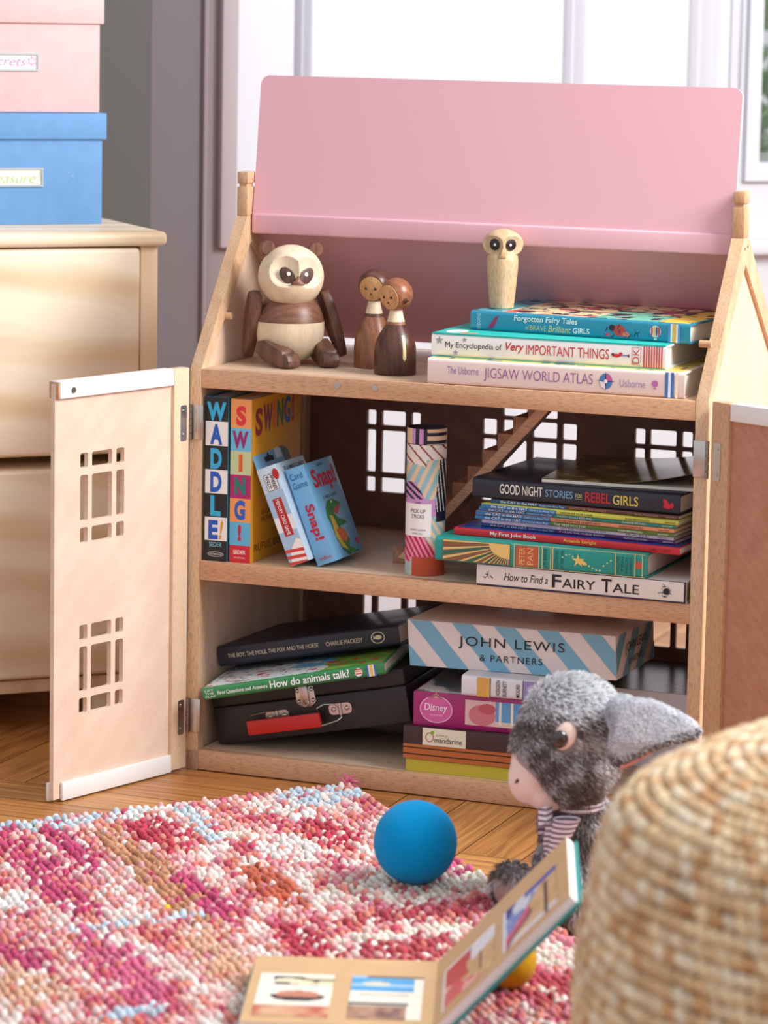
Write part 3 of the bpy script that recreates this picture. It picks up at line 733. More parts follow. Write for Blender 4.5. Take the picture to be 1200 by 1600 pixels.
# panda -----------------------------------------------------------
PA = thing('wooden_panda', 'wooden panda figure with dark walnut limbs and cream belly on the top shelf', 'figurine', (0.0800, 0.1015, ZS + 0.0005), (0, 0, radians(44)))
PR = 0.0412
def pz(z): return sqrt(max(0, PR * PR - (z - PR) ** 2))
b = B(); b.lathe([(0, 0), (0.012, 0.0002)] + [(pz(PR * (1 - cos(a))) , PR * (1 - cos(a))) for a in [0.35 + k * 0.1 for k in range(14)]] + [(PR * .999, 0.0505), (0, 0.0505)], 64)
part('belly', b, maple, PA)
b = B(); b.lathe([(0, 0.0506), (PR * 0.999, 0.0506), (0.0392, 0.058), (0.0358, 0.067), (0.0300, 0.075), (0.020, 0.081), (0.010, 0.084), (0, 0.0845)], 64)
part('chest', b, walnut_light if False else wood('walnut_chest', (150, 104, 80), (112, 74, 56), 0, 60, 8, 0.38, pores=0.25), PA)
HZ = 0.1035
hb = B(); hc, hr = (0, 0, 0), (0.0386, 0.0375, 0.0372); hb.ball(hc, hr, 128, 96)
cuts = [(dirv(-25, 13), radians(30), 0.13), (dirv(25, 13), radians(30), 0.13)]
carve(hb.bm, hc, hr, cuts)
HM = Matrix.Translation((-0.002, -0.0085, HZ)) @ Matrix.Rotation(radians(-7), 4, 'Z') @ Matrix.Rotation(radians(2), 4, 'Y')
hd = part('head', hb, maple, PA, 25, M=HM)
for sgn in (-1, 1):
    ax = dirv(sgn * 21, 5)
    e = part('eye', disc_on(ax, hc, hr, 0.845, 0.0076, 0.0116, 0.0007, tilt=-sgn * 0.75 if True else 0), wood('eye_walnut', (112, 80, 68), (78, 54, 46), 2, 90, 8), hd)
    ax2 = dirv(sgn * 18.5, 9)
    part('pupil', disc_on(ax2, hc, hr, 0.875, 0.0024, 0.0024, 0.0006), mat('bone_white', (238, 232, 222), 0.4), hd)
nb = B(); M = Matrix.Translation((0, -0.0352, -0.0068))
nb.lathe([(0.0, 0), (0.0086, 0), (0.0082, 0.0016), (0.0042, 0.0042), (0.0016, 0.0095), (0, 0.0100)], 28, 0, M @ Matrix.Diagonal((1, 0.38, 1, 1)))
part('nose', nb, wood('nose_walnut', (140, 90, 66), (108, 66, 48), 0, 80, 8), hd)
for sgn in (-1, 1):
    eb = B(); p = Vector((sgn * 0.0290, 0.004, 0.0318)); eb.lathe([(0, -0.0035), (0.0078, -0.0035), (0.0086, -0.0025), (0.0086, 0.0025), (0.0078, 0.0035), (0, 0.0035)], 32, 0, Matrix.Translation(p) @ Matrix.Rotation(pi / 2, 4, 'X'))
    part('ear', eb, walnut, hd)
def limb(pts, axis_lo, axis_hi, bev, M):
    b = B(); b.prism(pts, 1, axis_lo, axis_hi, bev=bev); bmesh.ops.transform(b.bm, matrix=M, verts=b.bm.verts); return b
# arms: flat curved paddles hanging at the sides, outline in (forward, up)
arm_pts = [(-0.010, 0.083), (0.000, 0.0875), (0.010, 0.083), (0.0135, 0.070), (0.0140, 0.050), (0.0115, 0.030), (0.0075, 0.016), (0.0090, 0.0135), (0.0070, 0.006), (0.001, 0.003), (-0.004, 0.008), (-0.0105, 0.026), (-0.0135, 0.048), (-0.0135, 0.070)]
for sgn, lean, tw in ((-1, -2, 12), (1, 15, -12)):
    M = Matrix.Translation((sgn * 0.0425, 0.002, 0.083)) @ Matrix.Rotation(radians(-lean * 1), 4, 'Y') @ Matrix.Rotation(radians(tw), 4, 'X') @ Matrix.Translation((0, 0, -0.083)) @ Matrix.Rotation(pi / 2, 4, 'Z')
    part('arm', limb(arm_pts, -0.0065, 0.0065, 0.003, M), walnut, PA)
leg_pts = [(0.012, 0.016), (0.006, 0.0285), (-0.006, 0.031), (-0.030, 0.022), (-0.0375, 0.0205), (-0.0385, 0.0150), (-0.0405, 0.0175), (-0.0445, 0.0165), (-0.0490, 0.0080), (-0.0470, 0.0008), (-0.030, 0.0003), (-0.008, 0.004)]
for sgn, sp in ((-1, -22), (1, -2)):
    M = Matrix.Translation((sgn * 0.0325, -0.012, 0.0)) @ Matrix.Rotation(radians(90 + sgn * sp), 4, 'Z')
    part('leg', limb(leg_pts, -0.0105, 0.0105, 0.0025, M @ Matrix.Scale(-1, 4, (1, 0, 0)) @ Matrix.Scale(1, 4)) if False else limb([(-x, z) for x, z in leg_pts][::-1], -0.0105, 0.0105, 0.0025, Matrix.Translation((sgn * 0.0325, -0.012, 0)) @ Matrix.Rotation(radians(-90 + sgn * sp), 4, 'Z')), walnut, PA)

# peg dolls -------------------------------------------------------
def peg_doll(label, loc, face, dress, hair, neck_ring, h, wide, group):
    t = thing('peg_doll', label, 'figurine', loc, (0, 0, radians(face)), group)
    k = h / 0.111
    b = B(); b.lathe([(0, 0), (0.0228 * wide, 0), (0.0236 * wide, 0.001), (0.0236 * wide, 0.012), (0.0236 * wide, 0.024 * k), (0.0228 * wide, 0.032 * k), (0.0208 * wide, 0.040 * k), (0.0175 * wide, 0.047 * k), (0.0136, 0.0535 * k), (0.0105, 0.058 * k), (0, 0.058 * k)], 56)
    part('dress', b, dress, t)
    b = B(); b.lathe([(0, 0.0572 * k), (0.0112, 0.0572 * k), (0.0101, 0.0605 * k), (0, 0.0605 * k)], 48); part('collar', b, neck_ring, t)
    b = B(); b.lathe([(0, 0.060 * k), (0.0103, 0.0605 * k), (0.0090, 0.065 * k), (0.0076, 0.071 * k), (0.0068, 0.080 * k), (0, 0.080 * k)], 48); part('neck', b, maple, t)
    hc2, r2 = (0, 0, 0.0915 * k), (0.0190, 0.0190, 0.0195)
    ax = dirv(0, -14); b = B(); b.ball(hc2, r2, 96, 64); carve(b.bm, hc2, r2, [(ax, radians(51), -0.10)]); hd = part('head', b, hair, t, 25)
    part('face', disc_on(ax, hc2, r2, cos(radians(51)) + 0.012, 0.0141, 0.0147, 0.0014, dome=0.0026), wood('face_oak', (226, 180, 128), (204, 152, 102), 2, 70, 8, 0.4), hd)
    for a, e in ((-21, -10), (21, -10)): part('eye', disc_on(dirv(a, e), hc2, r2, 0.835, 0.0015, 0.0015, 0.001), mat('ebony', (34, 24, 22), 0.3), hd)
    part('mouth', disc_on(dirv(0, -34), hc2, r2, 0.82, 0.0013, 0.0013, 0.001), mat('rosewood', (110, 40, 34), 0.4), hd)
    return t, hd, hc2, r2
hair_d = wood('hair_walnut', (124, 84, 66), (84, 54, 44), 0, 60, 8, 0.3, pores=0.3)
hair_l = wood('hair_cherry', (176, 116, 80), (140, 86, 58), 0, 60, 8, 0.3, pores=0.25)
g = 'pair of turned wooden peg dolls'
tdoll, hd1, c1, r1_ = peg_doll('lighter brown peg doll with dark hair, standing behind the dark peg doll', (0.1800, 0.1190, ZS + 0.0004), 4, wood('dress_cherry', (170, 116, 86), (134, 84, 60), 2, 70, 8, 0.34), hair_d, wood('ring_walnut', (110, 74, 58), (84, 54, 44), 0, 60, 8), 0.116, 0.97, g)
tdoll2, hd2, c2_, r2_ = peg_doll('dark brown peg doll with a pale inlaid arm, in front of the lighter peg doll', (0.2275, 0.0680, ZS + 0.0004), -22, wood('dress_walnut', (112, 72, 56), (74, 46, 38), 2, 70, 8, 0.32), hair_l, wood('ring_cherry', (170, 112, 84), (140, 86, 62), 0, 60, 8), 0.111, 1.03, g)
# pale inlaid arm strip of the front doll, and the little hair knob
def strip(t, az, z0, z1, R, w, m):
    b = B(); n = 10; pts = []
    for k in range(n + 1):
        z = z0 + (z1 - z0) * k / n
        pts.append(z)
    def rad(z): return np.interp(z, [0, 0.024, 0.032, 0.040, 0.047, 0.0535], [0.0236 * 1.03, 0.0236 * 1.03, 0.0228 * 1.03, 0.0208 * 1.03, 0.0175 * 1.03, 0.0136]) + 0.0004
    for k in range(n):
        za, zb = pts[k], pts[k + 1]
        def ww(z): return w * min(1, sqrt(max(0.02, 1 - ((z - (z0 + w)) / w) ** 2))) if z < z0 + w else w * (1 - 0.25 * (z - z0) / (z1 - z0))
        q = []
        for z, s_ in ((za, -1), (za, 1), (zb, 1), (zb, -1)):
            r_ = rad(z); a = az + s_ * ww(z) / r_; q.append((r_ * sin(a), -r_ * cos(a), z))
        b.poly(q)
    return part('arm_inlay', b, m, t)
strip(tdoll2, radians(69), 0.017, 0.046, 0.024, 0.0022, mat('inlay_ash', (240, 222, 170), 0.45))
part('hair_knob', B().lathe([(0, -0.001), (0.0034, -0.001), (0.0020, 0.004), (0, 0.0055)], 20, 0, Matrix.Translation((0.0175, -0.0035, c2_[2] - 0.0055)) @ Matrix.Rotation(radians(75), 4, 'Y')), hair_d, hd2)

# middle shelf: two upright books ---------------------------------
def box_label(parent): pass
def upright(label, loc, yaw, w_, h_, d_, spine_bands, cov, face, group):
    t = thing('flip_book', label, 'book', loc, (0, 0, radians(yaw)), group)
    m = mat('cover_%d_%d_%d' % cov, cov, 0.6)
    b = B(); b.box((0, 0, 0), (w_, 0.003, h_), 0.001); b.box((0, 0, 0), (0.0022, d_, h_), 0.0006); b.box((w_ - 0.0022, 0, 0), (w_, d_, h_), 0.0006)
    part('cover', b, [m], t, 40)
    part('pages', B().box((0.002, 0.0028, 0.002), (w_ - 0.002, d_ - 0.003, h_ - 0.002)), paper, t, None)
    polys = []
    for z0, z1, c in spine_bands: polys.append((rect(0.0004, w_ - 0.0004, z0, z1), c))
    decal(t, 'spine_print', polys)
    return t
H1 = 0.1926
fz = lambda y: H1 * (1110 - y) / 990.0
g = 'tall picture flip books at the left of the middle shelf'
wd = upright('black and white spined tall book with blue letters against the left wall', (0.0178, 0.0045, ZM), 1.5, 0.0288, H1, 0.15,
    [(0.0004, H1 - 0.0004, (28, 26, 28)), (fz(412), fz(266), (240, 238, 236)), (fz(700), fz(557), (240, 238, 236)), (fz(985), fz(843), (240, 238, 236))], (30, 120, 150), None, g)
BL1, BL2 = (46, 178, 226), (24, 92, 196)
for ch, y0_, y1_, c, x0, x1 in (('W', 262, 150, BL1, .0018, .0262), ('A', 405, 282, BL2, .0062, .0215), ('D', 552, 428, BL1, .0068, .0212), ('D', 692, 568, BL2, .0068, .0212), ('L', 836, 712, BL1, .0072, .0205), ('E', 978, 862, BL2, .0050, .0172)):
    ftext(wd, ch, x0, fz(y0_), x1 - x0, fz(y1_) - fz(y0_), c, y=-0.0006, bold=0.05)
ftext(wd, '!', .0185, fz(975), .0052, fz(862) - fz(975), (226, 160, 50), y=-0.0006, bold=0.03, shear=0.2)
ftext(wd, 'SEDER', .0062, fz(1022), .0160, fz(995) - fz(1022), (130, 200, 220), y=-0.0006)
decal(wd, 'publisher_oval', [(ell(.0145, fz(1067), .0100, .0030), (225, 222, 218)), (ell(.0145, fz(1067), .0094, .0025), (28, 26, 28))], y=-0.0005)
ftext(wd, 'WORKMAN', .0065, fz(1073), .0160, fz(1060) - fz(1073), (225, 222, 218), y=-0.0008)
H2 = 0.1916; gz = lambda y: H2 * (1110 - y) / 985.0
sw = upright('tall book with colour-block spine and yellow cover beside the black one', (0.0482, 0.0075, ZM), 0.5, 0.0270, H2, 0.146,
    [(gz(300), gz(126), (240, 160, 96)), (gz(437), gz(300), (110, 190, 226)), (gz(580), gz(437), (196, 210, 160)), (gz(722), gz(580), (176, 28, 108)), (gz(865), gz(722), (240, 158, 84)), (gz(1005), gz(865), (96, 184, 226)), (gz(1109), gz(1005), (206, 36, 50))], (222, 158, 36), None, g)
for ch, y0_, y1_, c, x0, x1 in (('S', 285, 165, (220, 50, 56), .0072, .0198), ('W', 420, 316, (150, 30, 110), .0028, .0228), ('I', 560, 455, (226, 92, 40), .0112, .0158), ('N', 700, 594, (20, 130, 110), .0062, .0198), ('G', 852, 732, (36, 96, 200), .0062, .0198), ('!', 980, 880, (200, 30, 60), .0108, .0152)):
    ftext(sw, ch, x0, gz(y0_), x1 - x0, gz(y1_) - gz(y0_), c, y=-0.0006, bold=0.05)
ftext(sw, 'SEDER', .0055, gz(1058), .0155, gz(1034) - gz(1058), (245, 235, 230), y=-0.0006, bold=0.02)
decal(sw, 'publisher_oval', [(ell(.0132, gz(1080), .0088, .0027), (240, 200, 200)), (ell(.0132, gz(1080), .0082, .0022), (206, 36, 50))], y=-0.0005)
ftext(sw, 'WORKMAN', .0062, gz(1085), .0140, gz(1074) - gz(1085), (240, 210, 210), y=-0.0008)
# cover (faces +x): letters, shutter hole, author
def rtext(parent, txt, y, z, w, h, color, x, **k): return text(parent, txt, (x, y, z), (0, 1, 0), (0, 0, 1), color, w, h, **k)
XS = 0.0270 + 0.0004
for ch, y0, w_, c, dz_ in (('S', .010, .020, (150, 34, 50), 0.0), ('W', .033, .026, (120, 30, 90), 0.003), ('I', .062, .007, (226, 100, 40), 0.005), ('N', .073, .019, (30, 120, 80), 0.007), ('G', .095, .018, (40, 90, 170), 0.009), ('!', .118, .007, (190, 40, 50), 0.010)):
    rtext(sw, ch, y0, 0.1475 + dz_ * .6, w_, 0.0330, c, XS, bold=0.035)
rtext(sw, 'RUFUS BUTLER', 0.010, 0.012, 0.115, 0.0085, (120, 74, 30), XS)
rtext(sw, 'A SCANIMATION\nPICTURE BOOK', 0.03, 0.045, 0.07, 0.014, (120, 74, 30), XS)
b = B(); b.poly([(0, p[0], p[1]) for p in ell(0.085, 0.092, 0.036, 0.036)][::1]); part('shutter_window', b, mat('ink_30_28_30', (30, 28, 30), 0.4), sw, None, M=Matrix.Translation((XS, 0, 0)))

# leaning card game boxes -----------------------------------------
def card_box(label, loc, tilt, w_, d_, h_, rgb, group):
    t = thing('card_game_box', label, 'card game', loc, (0, radians(-tilt), 0), group)
    m = mat('card_%d_%d_%d' % rgb, rgb, 0.35, coat=0.2)
    part('box', B().box((0, 0, 0), (w_, d_, h_), 0.0006), m, t)
    return t
g = 'card game boxes leaning on the yellow book'
cb = card_box('leaning pale blue card game box with hang tab and red and white stripes', (0.1255, 0.0093, ZM + 0.0003), 22.5, 0.0245, 0.085, 0.1180, (196, 220, 238), g)
decal(cb, 'side_print', [(rect(0.0003, 0.0242, 0.058, 0.088), (166, 200, 230)), (rect(0.0003, 0.0242, 0.040, 0.058), (236, 240, 244)), (rect(0.0003, 0.0242, 0.0003, 0.040), (166, 200, 230)), (rect(0.007, 0.0185, 0.034, 0.080), (190, 36, 40)), (rect(0.006, 0.0215, 0.0895, 0.1090), (44, 50, 70)), (rect(0.0066, 0.0209, 0.0901, 0.1084), (236, 238, 242)),
    (ell(0.0222, 0.107, 0.0040, 0.0065), (190, 36, 40))] +
    [(clip(q, 0.0003, 0.0242, 0.0003, 0.030), c) for q, c in [([(0.0015, -0.002), (0.030, -0.004), (0.030, 0.024), (0.019, 0.029), (0.008, 0.018)], (246, 244, 242))] + [([(0.000, 0.001 + 0.0075 * k), (0.030, -0.003 + 0.0075 * k), (0.030, 0.001 + 0.0075 * k), (0.000, 0.0048 + 0.0075 * k)], (214, 70, 60)) for k in range(3)]])
text(cb, "MEMORY CARD GAME", (0.0147, -0.0008, 0.0355), (0, 0, 1), (-1, 0, 0), (248, 244, 240), 0.043, 0.0040, bold=0.02) if False else text(cb, "MEMORY CARD GAME", (0.0105, -0.0008, 0.0785), (0, 0, -1), (1, 0, 0), (248, 244, 240), 0.043, 0.0044, bold=0.008)
text(cb, "WHERE'S\nWALLY?", (0.0078, -0.0008, 0.1078), (0, 0, -1), (1, 0, 0), (50, 44, 60), 0.0170, 0.0110, bold=0.03)
b = B(); b.prism([(0.002, 0.116), (0.083, 0.116), (0.083, 0.139), (0.077, 0.146), (0.008, 0.146), (0.002, 0.139)], 0, 0.0, 0.0012); hg = part('hang_tab', b, mat('card_120_176_214', (120, 176, 214), 0.35), cb)
part('tab_print', B().poly([(0.0016, y, z) for y, z in [(0.03, 0.124), (0.055, 0.124), (0.055, 0.130), (0.047, 0.130), (0.0425, 0.135), (0.038, 0.130), (0.03, 0.130)]]), black_ink, hg, None)
part('tab_print', B().poly([(0.0016, y, z) for y, z in rect(0.062, 0.079, 0.125, 0.139)]), mat('ink_200_220_235', (200, 220, 235), 0.5), hg, None)
text(cb, '20 JUMBO CARDS', (0.0247, 0.02, 0.1062), (0, 1, 0), (0, 0, 1), (40, 44, 56), 0.06, 0.006, bold=0.008)

sn = card_box('leaning blue card game box with a green crocodile on its front', (0.1535, 0.0236, ZM + 0.0003), 21.5, 0.0245, 0.084, 0.1175, (120, 184, 228), g)
ftext(sn, 'Card\nGame', 0.0028, 0.0925, 0.0195, 0.0185, (40, 110, 176), y=-E_, bold=0.005)
text(sn, 'Snap!', (0.0055, -E_, 0.0715), (0, 0, -1), (1, 0, 0), (196, 30, 60), 0.0430, 0.0150, bold=0.03)
ftext(sn, 'eeBoo', 0.0050, 0.0055, 0.0160, 0.0042, (186, 70, 50), y=-E_, shear=0.2)
XN = 0.0245 + 0.0004
rtext(sn, 'Snap!', 0.010, 0.0800, 0.066, 0.0290, (200, 30, 60), XN, bold=0.03)
rtext(sn, 'CARD GAME', 0.022, 0.0715, 0.040, 0.0040, (40, 60, 90), XN)
rtext(sn, 'eeBoo', 0.034, 0.1105, 0.018, 0.0040, (30, 110, 90), XN, shear=0.2)
def side_decal(parent, name, polys, x, label=None):
    b = B(); cols = []
    for i, (p, c) in enumerate(polys):
        if c not in cols: cols.append(c)
        b.poly([(x + i * 0.00004, q[0], q[1]) for q in p], cols.index(c))
    return part(name, b, [mat('ink_%d_%d_%d' % c, c, 0.5) for c in cols], parent, None, label)
G1, G2, G3 = (50, 130, 60), (34, 100, 50), (220, 190, 70)
side_decal(sn, 'crocodile_print', [
    ([(0.020, 0.062), (0.030, 0.069), (0.045, 0.0695), (0.052, 0.0665), (0.060, 0.0635), (0.060, 0.0605), (0.046, 0.0595), (0.036, 0.054), (0.044, 0.046), (0.060, 0.041), (0.064, 0.037), (0.050, 0.036), (0.040, 0.036), (0.052, 0.026), (0.056, 0.018), (0.050, 0.010), (0.062, 0.006), (0.060, 0.003), (0.044, 0.004), (0.030, 0.010), (0.022, 0.022), (0.020, 0.040), (0.016, 0.052)], G1),
    ([(0.024, 0.052), (0.032, 0.050), (0.036, 0.036), (0.034, 0.020), (0.044, 0.007), (0.030, 0.012), (0.022, 0.026)], G3),
    ([(0.036, 0.054), (0.046, 0.0595), (0.060, 0.0605), (0.058, 0.0575), (0.046, 0.050)], (206, 84, 90)),
    ([(0.028, 0.034), (0.050, 0.033), (0.054, 0.022), (0.046, 0.016), (0.034, 0.020)], (220, 110, 60)),
    (ell(0.040, 0.0665, 0.0020, 0.0018), (245, 240, 220)), (ell(0.060, 0.062, 0.0016, 0.0010), G2),
    ([(0.026, 0.012), (0.050, 0.002), (0.070, 0.004), (0.072, 0.002), (0.040, -0.000 + 0.001)], G2), (ell(0.075, 0.013, 0.0045, 0.0045), (190, 40, 60))], XN)

# game tube -------------------------------------------------------
TB = thing('game_tube', 'tall cardboard tube of pick-up sticks printed with patchwork stripes', 'game', (0.2775, 0.0445, ZM + 0.0003), (0, 0, radians(21.5)))
RT, HT = 0.0228, 0.1690
PALT = [(238, 232, 226), (26, 28, 50), (206, 150, 206), (150, 74, 44), (150, 196, 204), (234, 204, 170), (196, 34, 66), (240, 150, 190), (196, 80, 50), (176, 196, 196), (250, 248, 246)]
def tube_pat(u, z):
    """u -1..1 across the visible front (linear in sine), z 0..HT -> palette index"""
    v = z / HT
    st = lambda q, w: (q / w) % 1.0 < 0.5
    if v > 0.895:
        if u < -0.75: return 5
        if u < 0.0: return 2 if st(u + .79, 0.40) else 1
        return 5 if st(z, 0.0092) else 1
    if v > 0.775 + (0.02 if u > 0 else -0.03 * (u + 1)):
        return 3 if ((u * 0.0228 + z * 0.9 + 0.004) / 0.0130) % 1.0 < 0.2 else 0
    if v < 0.09 + 0.04 * (u > -0.7): return 9 if u < -0.65 else 8
    if v < 0.27 - 0.18 * max(0, u + 0.1) and u < 0.55:
        return 6 if ((u * 0.0228 * 1.0 + z * 0.55) / 0.0056) % 1.0 < 0.5 else 7
    if 0.27 <= v < 0.49 and u < 0.28: return 10
    if v < 0.13: return 8
    if 0.37 < v < 0.44 and u > 0.5: return 1
    if v >= 0.44 and u > 0.55 + (0.78 - v) * -0.2 + 0.25 * max(0, v - 0.55) * 2: return 0 if ((u * 1.0 + v * .9) / 0.16) % 1.0 < 0.28 else 1
    if v < 0.52: return 2 if v > 0.41 else (4 if st(u * 0.0228 * 1.6 + z, 0.013) else 5)
    if v < 0.64 and u < -0.55 + (0.64 - v) * 4.5: return 2 if st(u * 0.0228 + z * 1.1, 0.0085) else 1
    return 4 if ((u * 0.0228 * 1.0 - z * 0.45) / 0.0105) % 1.0 < 0.55 else 5
b = B(); nz, seg = 130, 200
prof = [(0, 0), (RT - 0.0006, 0)] + [(RT, HT * k / nz) for k in range(nz + 1)] + [(RT - 0.0012, HT + 0.0005), (RT - 0.0024, HT - 0.0022), (0, HT - 0.0022)]
def mf(f, i):
    if i < 2 or i >= 2 + nz: return 1 if i >= 2 + nz else 8
    a = 2 * pi * f; u = cos(a)            # local x = viewer's right
    if sin(a) > 0: u = cos(a)             # the back repeats the front
    return tube_pat(u, HT * (i - 2 + .5) / nz)
b.lathe(prof, seg, mfun=mf)
part('body', b, [mat('tube_%d' % i, c, 0.45) for i, c in enumerate(PALT)], TB, 40)
def wrap_text(parent, txt, az0, z, w, h, color, R):
    me = text_mesh(txt, w, h, align='CENTER')
    co = np.empty(len(me.vertices) * 3); me.vertices.foreach_get('co', co); co = co.reshape(-1, 3)
    out = np.empty_like(co); a = az0 + (co[:, 0] - w / 2) / R
    out[:, 0] = R * np.sin(a); out[:, 1] = -R * np.cos(a); out[:, 2] = z + co[:, 1]
    me.vertices.foreach_set('co', out.ravel()); me.update()
    link('lettering', me, mat('ink_%d_%d_%d' % color, color, 0.5), parent, None)
wrap_text(TB, 'PICK UP\nSTICKS', -0.42, 0.0665, 0.0185, 0.0105, (40, 44, 60), RT + 0.0003)
wrap_text(TB, 'GAME', -0.42, 0.0835, 0.0070, 0.0020, (40, 44, 60), RT + 0.0003)
wrap_text(TB, 'JOHN LEWIS', -0.42, 0.0515, 0.0190, 0.0026, (60, 60, 70), RT + 0.0003)
wrap_text(TB, '& PARTNERS', -0.42, 0.0480, 0.0130, 0.0016, (60, 60, 70), RT + 0.0003)
b = B(); b.lathe([(RT + 0.00025, 0.1508), (RT + 0.00025, 0.1514)], 96); part('lid_seam', b, mat('ink_60_50_60', (60, 50, 60), 0.5), TB)

# middle shelf stack ----------------------------------------------
g_mid = 'books stacked on the middle shelf'
z = ZM + 0.0002
ft = book('cream boxed book with a black fairy-tale title, bottom of the middle shelf stack', (0.3566, 0.0015, z), -1.0, 0.246, 0.0245, 0.225, (236, 228, 220), group=g_mid, round_=False)
decal(ft, 'spine_border', [(rect(0.0003, 0.2457, 0.0002, 0.0020), (30, 30, 60)), (rect(0.0003, 0.2457, 0.0236, 0.0244), (40, 50, 110)), (rect(0.2435, 0.2458, 0.0002, 0.0244), (30, 30, 60))])
ftext(ft, 'How to Find a', 0.0330, 0.0078, 0.0520, 0.0088, (30, 26, 28), shear=0.25, bold=0.004)
ftext(ft, 'F', 0.0900, 0.0050, 0.0110, 0.0150, (24, 20, 24), bold=0.015)
ftext(ft, 'AIRY', 0.1020, 0.0058, 0.0390, 0.0105, (24, 20, 24), bold=0.006)
ftext(ft, 'T', 0.1480, 0.0050, 0.0120, 0.0150, (24, 20, 24), bold=0.015)
ftext(ft, 'ALE', 0.1610, 0.0058, 0.0310, 0.0105, (24, 20, 24), bold=0.006)
random.seed(4)
def ink_sketch(cx, cz, rx, rz, n):
    out = []
    for k in range(n):
        a = random.random() * 6.28; r_ = random.random(); x, z_ = cx + rx * r_ * cos(a), cz + rz * r_ * sin(a); d = random.random() * 3.1; l = rx * .55
        out.append(([(x - l * cos(d) / 2, z_ - l * sin(d) * .5), (x + l * cos(d) / 2, z_ + l * sin(d) * .5), (x + l * cos(d) / 2 + .0004, z_ + l * sin(d) * .5 + .0006), (x - l * cos(d) / 2, z_ - l * sin(d) * .5 + .0008)], (34, 30, 36)))
    return out
decal(ft, 'ink_drawing', ink_sketch(0.0130, 0.0125, 0.0070, 0.0062, 12)); decal(ft, 'ink_drawing', ink_sketch(0.2230, 0.0120, 0.0085, 0.0066, 16) + [(ell(0.2235, 0.012, 0.0040, 0.0036), (34, 30, 36))])
z += 0.0248
pp = book('teal cloth hardback with gold rays on its spine, second from bottom of the middle stack', (0.3078, -0.0035, z), -0.3, 0.250, 0.0272, 0.19, (26, 150, 140), group=g_mid, rough=0.55)
GOLD = (226, 196, 120)
sc_, sz_ = 0.0900, 0.0245      # sun centre at the top right of the ray panel
rays = []
for k in range(15):
    a = radians(172 + k * 7.0); a2 = a + radians(2.2)
    for aa, ab, c in ((a, a2, GOLD), (a2 + radians(1.2), a2 + radians(3.4), (150, 92, 60) if k % 2 else (24, 112, 96))):
        rays.append((clip([(sc_, sz_), (sc_ + .12 * cos(aa), sz_ + .12 * sin(aa)), (sc_ + .12 * cos(ab), sz_ + .12 * sin(ab))], 0.010, 0.090, 0.0020, 0.0252), c))
decal(pp, 'sun_rays', [(rect(0.0095, 0.0905, 0.0016, 0.0256), (120, 100, 76))] + [q for q in rays if q[0]] + [(clip(ell(sc_, sz_, 0.0250, 0.0160), 0.010, 0.090, 0.0020, 0.0252), (236, 200, 120))])
decal(pp, 'title_block', [(rect(0.0970, 0.1225, 0.0022, 0.0250), (200, 92, 60))] + [(rect(x, x + 0.0010, 0.001, 0.0262), GOLD) for x in (0.0945, 0.1235, 0.1275, 0.1375, 0.1400, 0.2130, 0.2355, 0.2440)] + [(rect(0.0935, 0.2480, 0.0006, 0.0011), GOLD), (rect(0.0935, 0.2480, 0.0260, 0.0266), GOLD)])
for i, s_ in enumerate(('PETER', 'PAN')): text(pp, s_, (0.1075 + 0.0100 * i, -0.0006, 0.0040), (0, 0, 1), (-1, 0, 0), GOLD, 0.0190, 0.0070)
for i, s_ in enumerate(('J.M. BARRIE',)): text(pp, s_, (0.1345, -0.0006, 0.0030), (0, 0, 1), (-1, 0, 0), (16, 70, 66), 0.0210, 0.0050)
for i, s_ in enumerate(('ILLUSTRATED', 'BY MINALIMA')): text(pp, s_, (0.1470 + 0.0065 * i, -0.0006, 0.0030), (0, 0, 1), (-1, 0, 0), (16, 84, 78), 0.0210, 0.0040)
for i, s_ in enumerate(('INCLUDES', 'TEN', 'INTERACTIVE', 'ELEMENTS')): text(pp, s_, (0.2180 + 0.0050 * i, -0.0006, 0.0040), (0, 0, 1), (-1, 0, 0), (16, 84, 78), 0.0180, 0.0032)
decal(pp, 'gold_leaf_print', [(star(0.1700, 0.0135, 0.0080, 5, 0.35, 20), (238, 200, 110)), (ell(0.1750, 0.0120, 0.0060, 0.0022, rot=-0.4), (238, 200, 110))] + [(ell(0.1830 + 0.0042 * k, 0.0085 - 0.004 * sin(k * .6) + (0.0011 * k if k > 3 else 0), 0.0011, 0.0011), (190, 220, 170)) for k in range(7)] + [(ell(0.1520 + 0.004 * k, 0.0160 + 0.004 * sin(k * .9), 0.0010, 0.0010), (190, 220, 170)) for k in range(4)])
decal(pp, 'red_rosette', [(ell(0.2400, 0.0140, 0.0040, 0.0044), (206, 84, 60))])
z += 0.0274
jk = book('thin red paperback joke book between the teal hardback and the thin books', (0.3220, 0.0185, z), -3.0, 0.270, 0.0083, 0.20, (206, 36, 44), group=g_mid, soft=True)
ftext(jk, 'My First Joke Book', 0.0445, 0.0020, 0.0560, 0.0052, (250, 246, 244), bold=0.012)
ftext(jk, 'Amanda Enright', 0.1330, 0.0022, 0.0390, 0.0046, (250, 208, 70), bold=0.012)
ftext(jk, 'ARCTURUS', 0.2360, 0.0024, 0.0230, 0.0032, (120, 20, 30))
picture(jk, 'cover_art', (0.002, 0.003, 0.00835), (1, 0, 0), (0, 1, 0), 0.266, 0.19, 40, 20, lambda u, v: blend((36, 60, 150), (70, 90, 180), vn(u * 9, v * 7)))
z += 0.0084
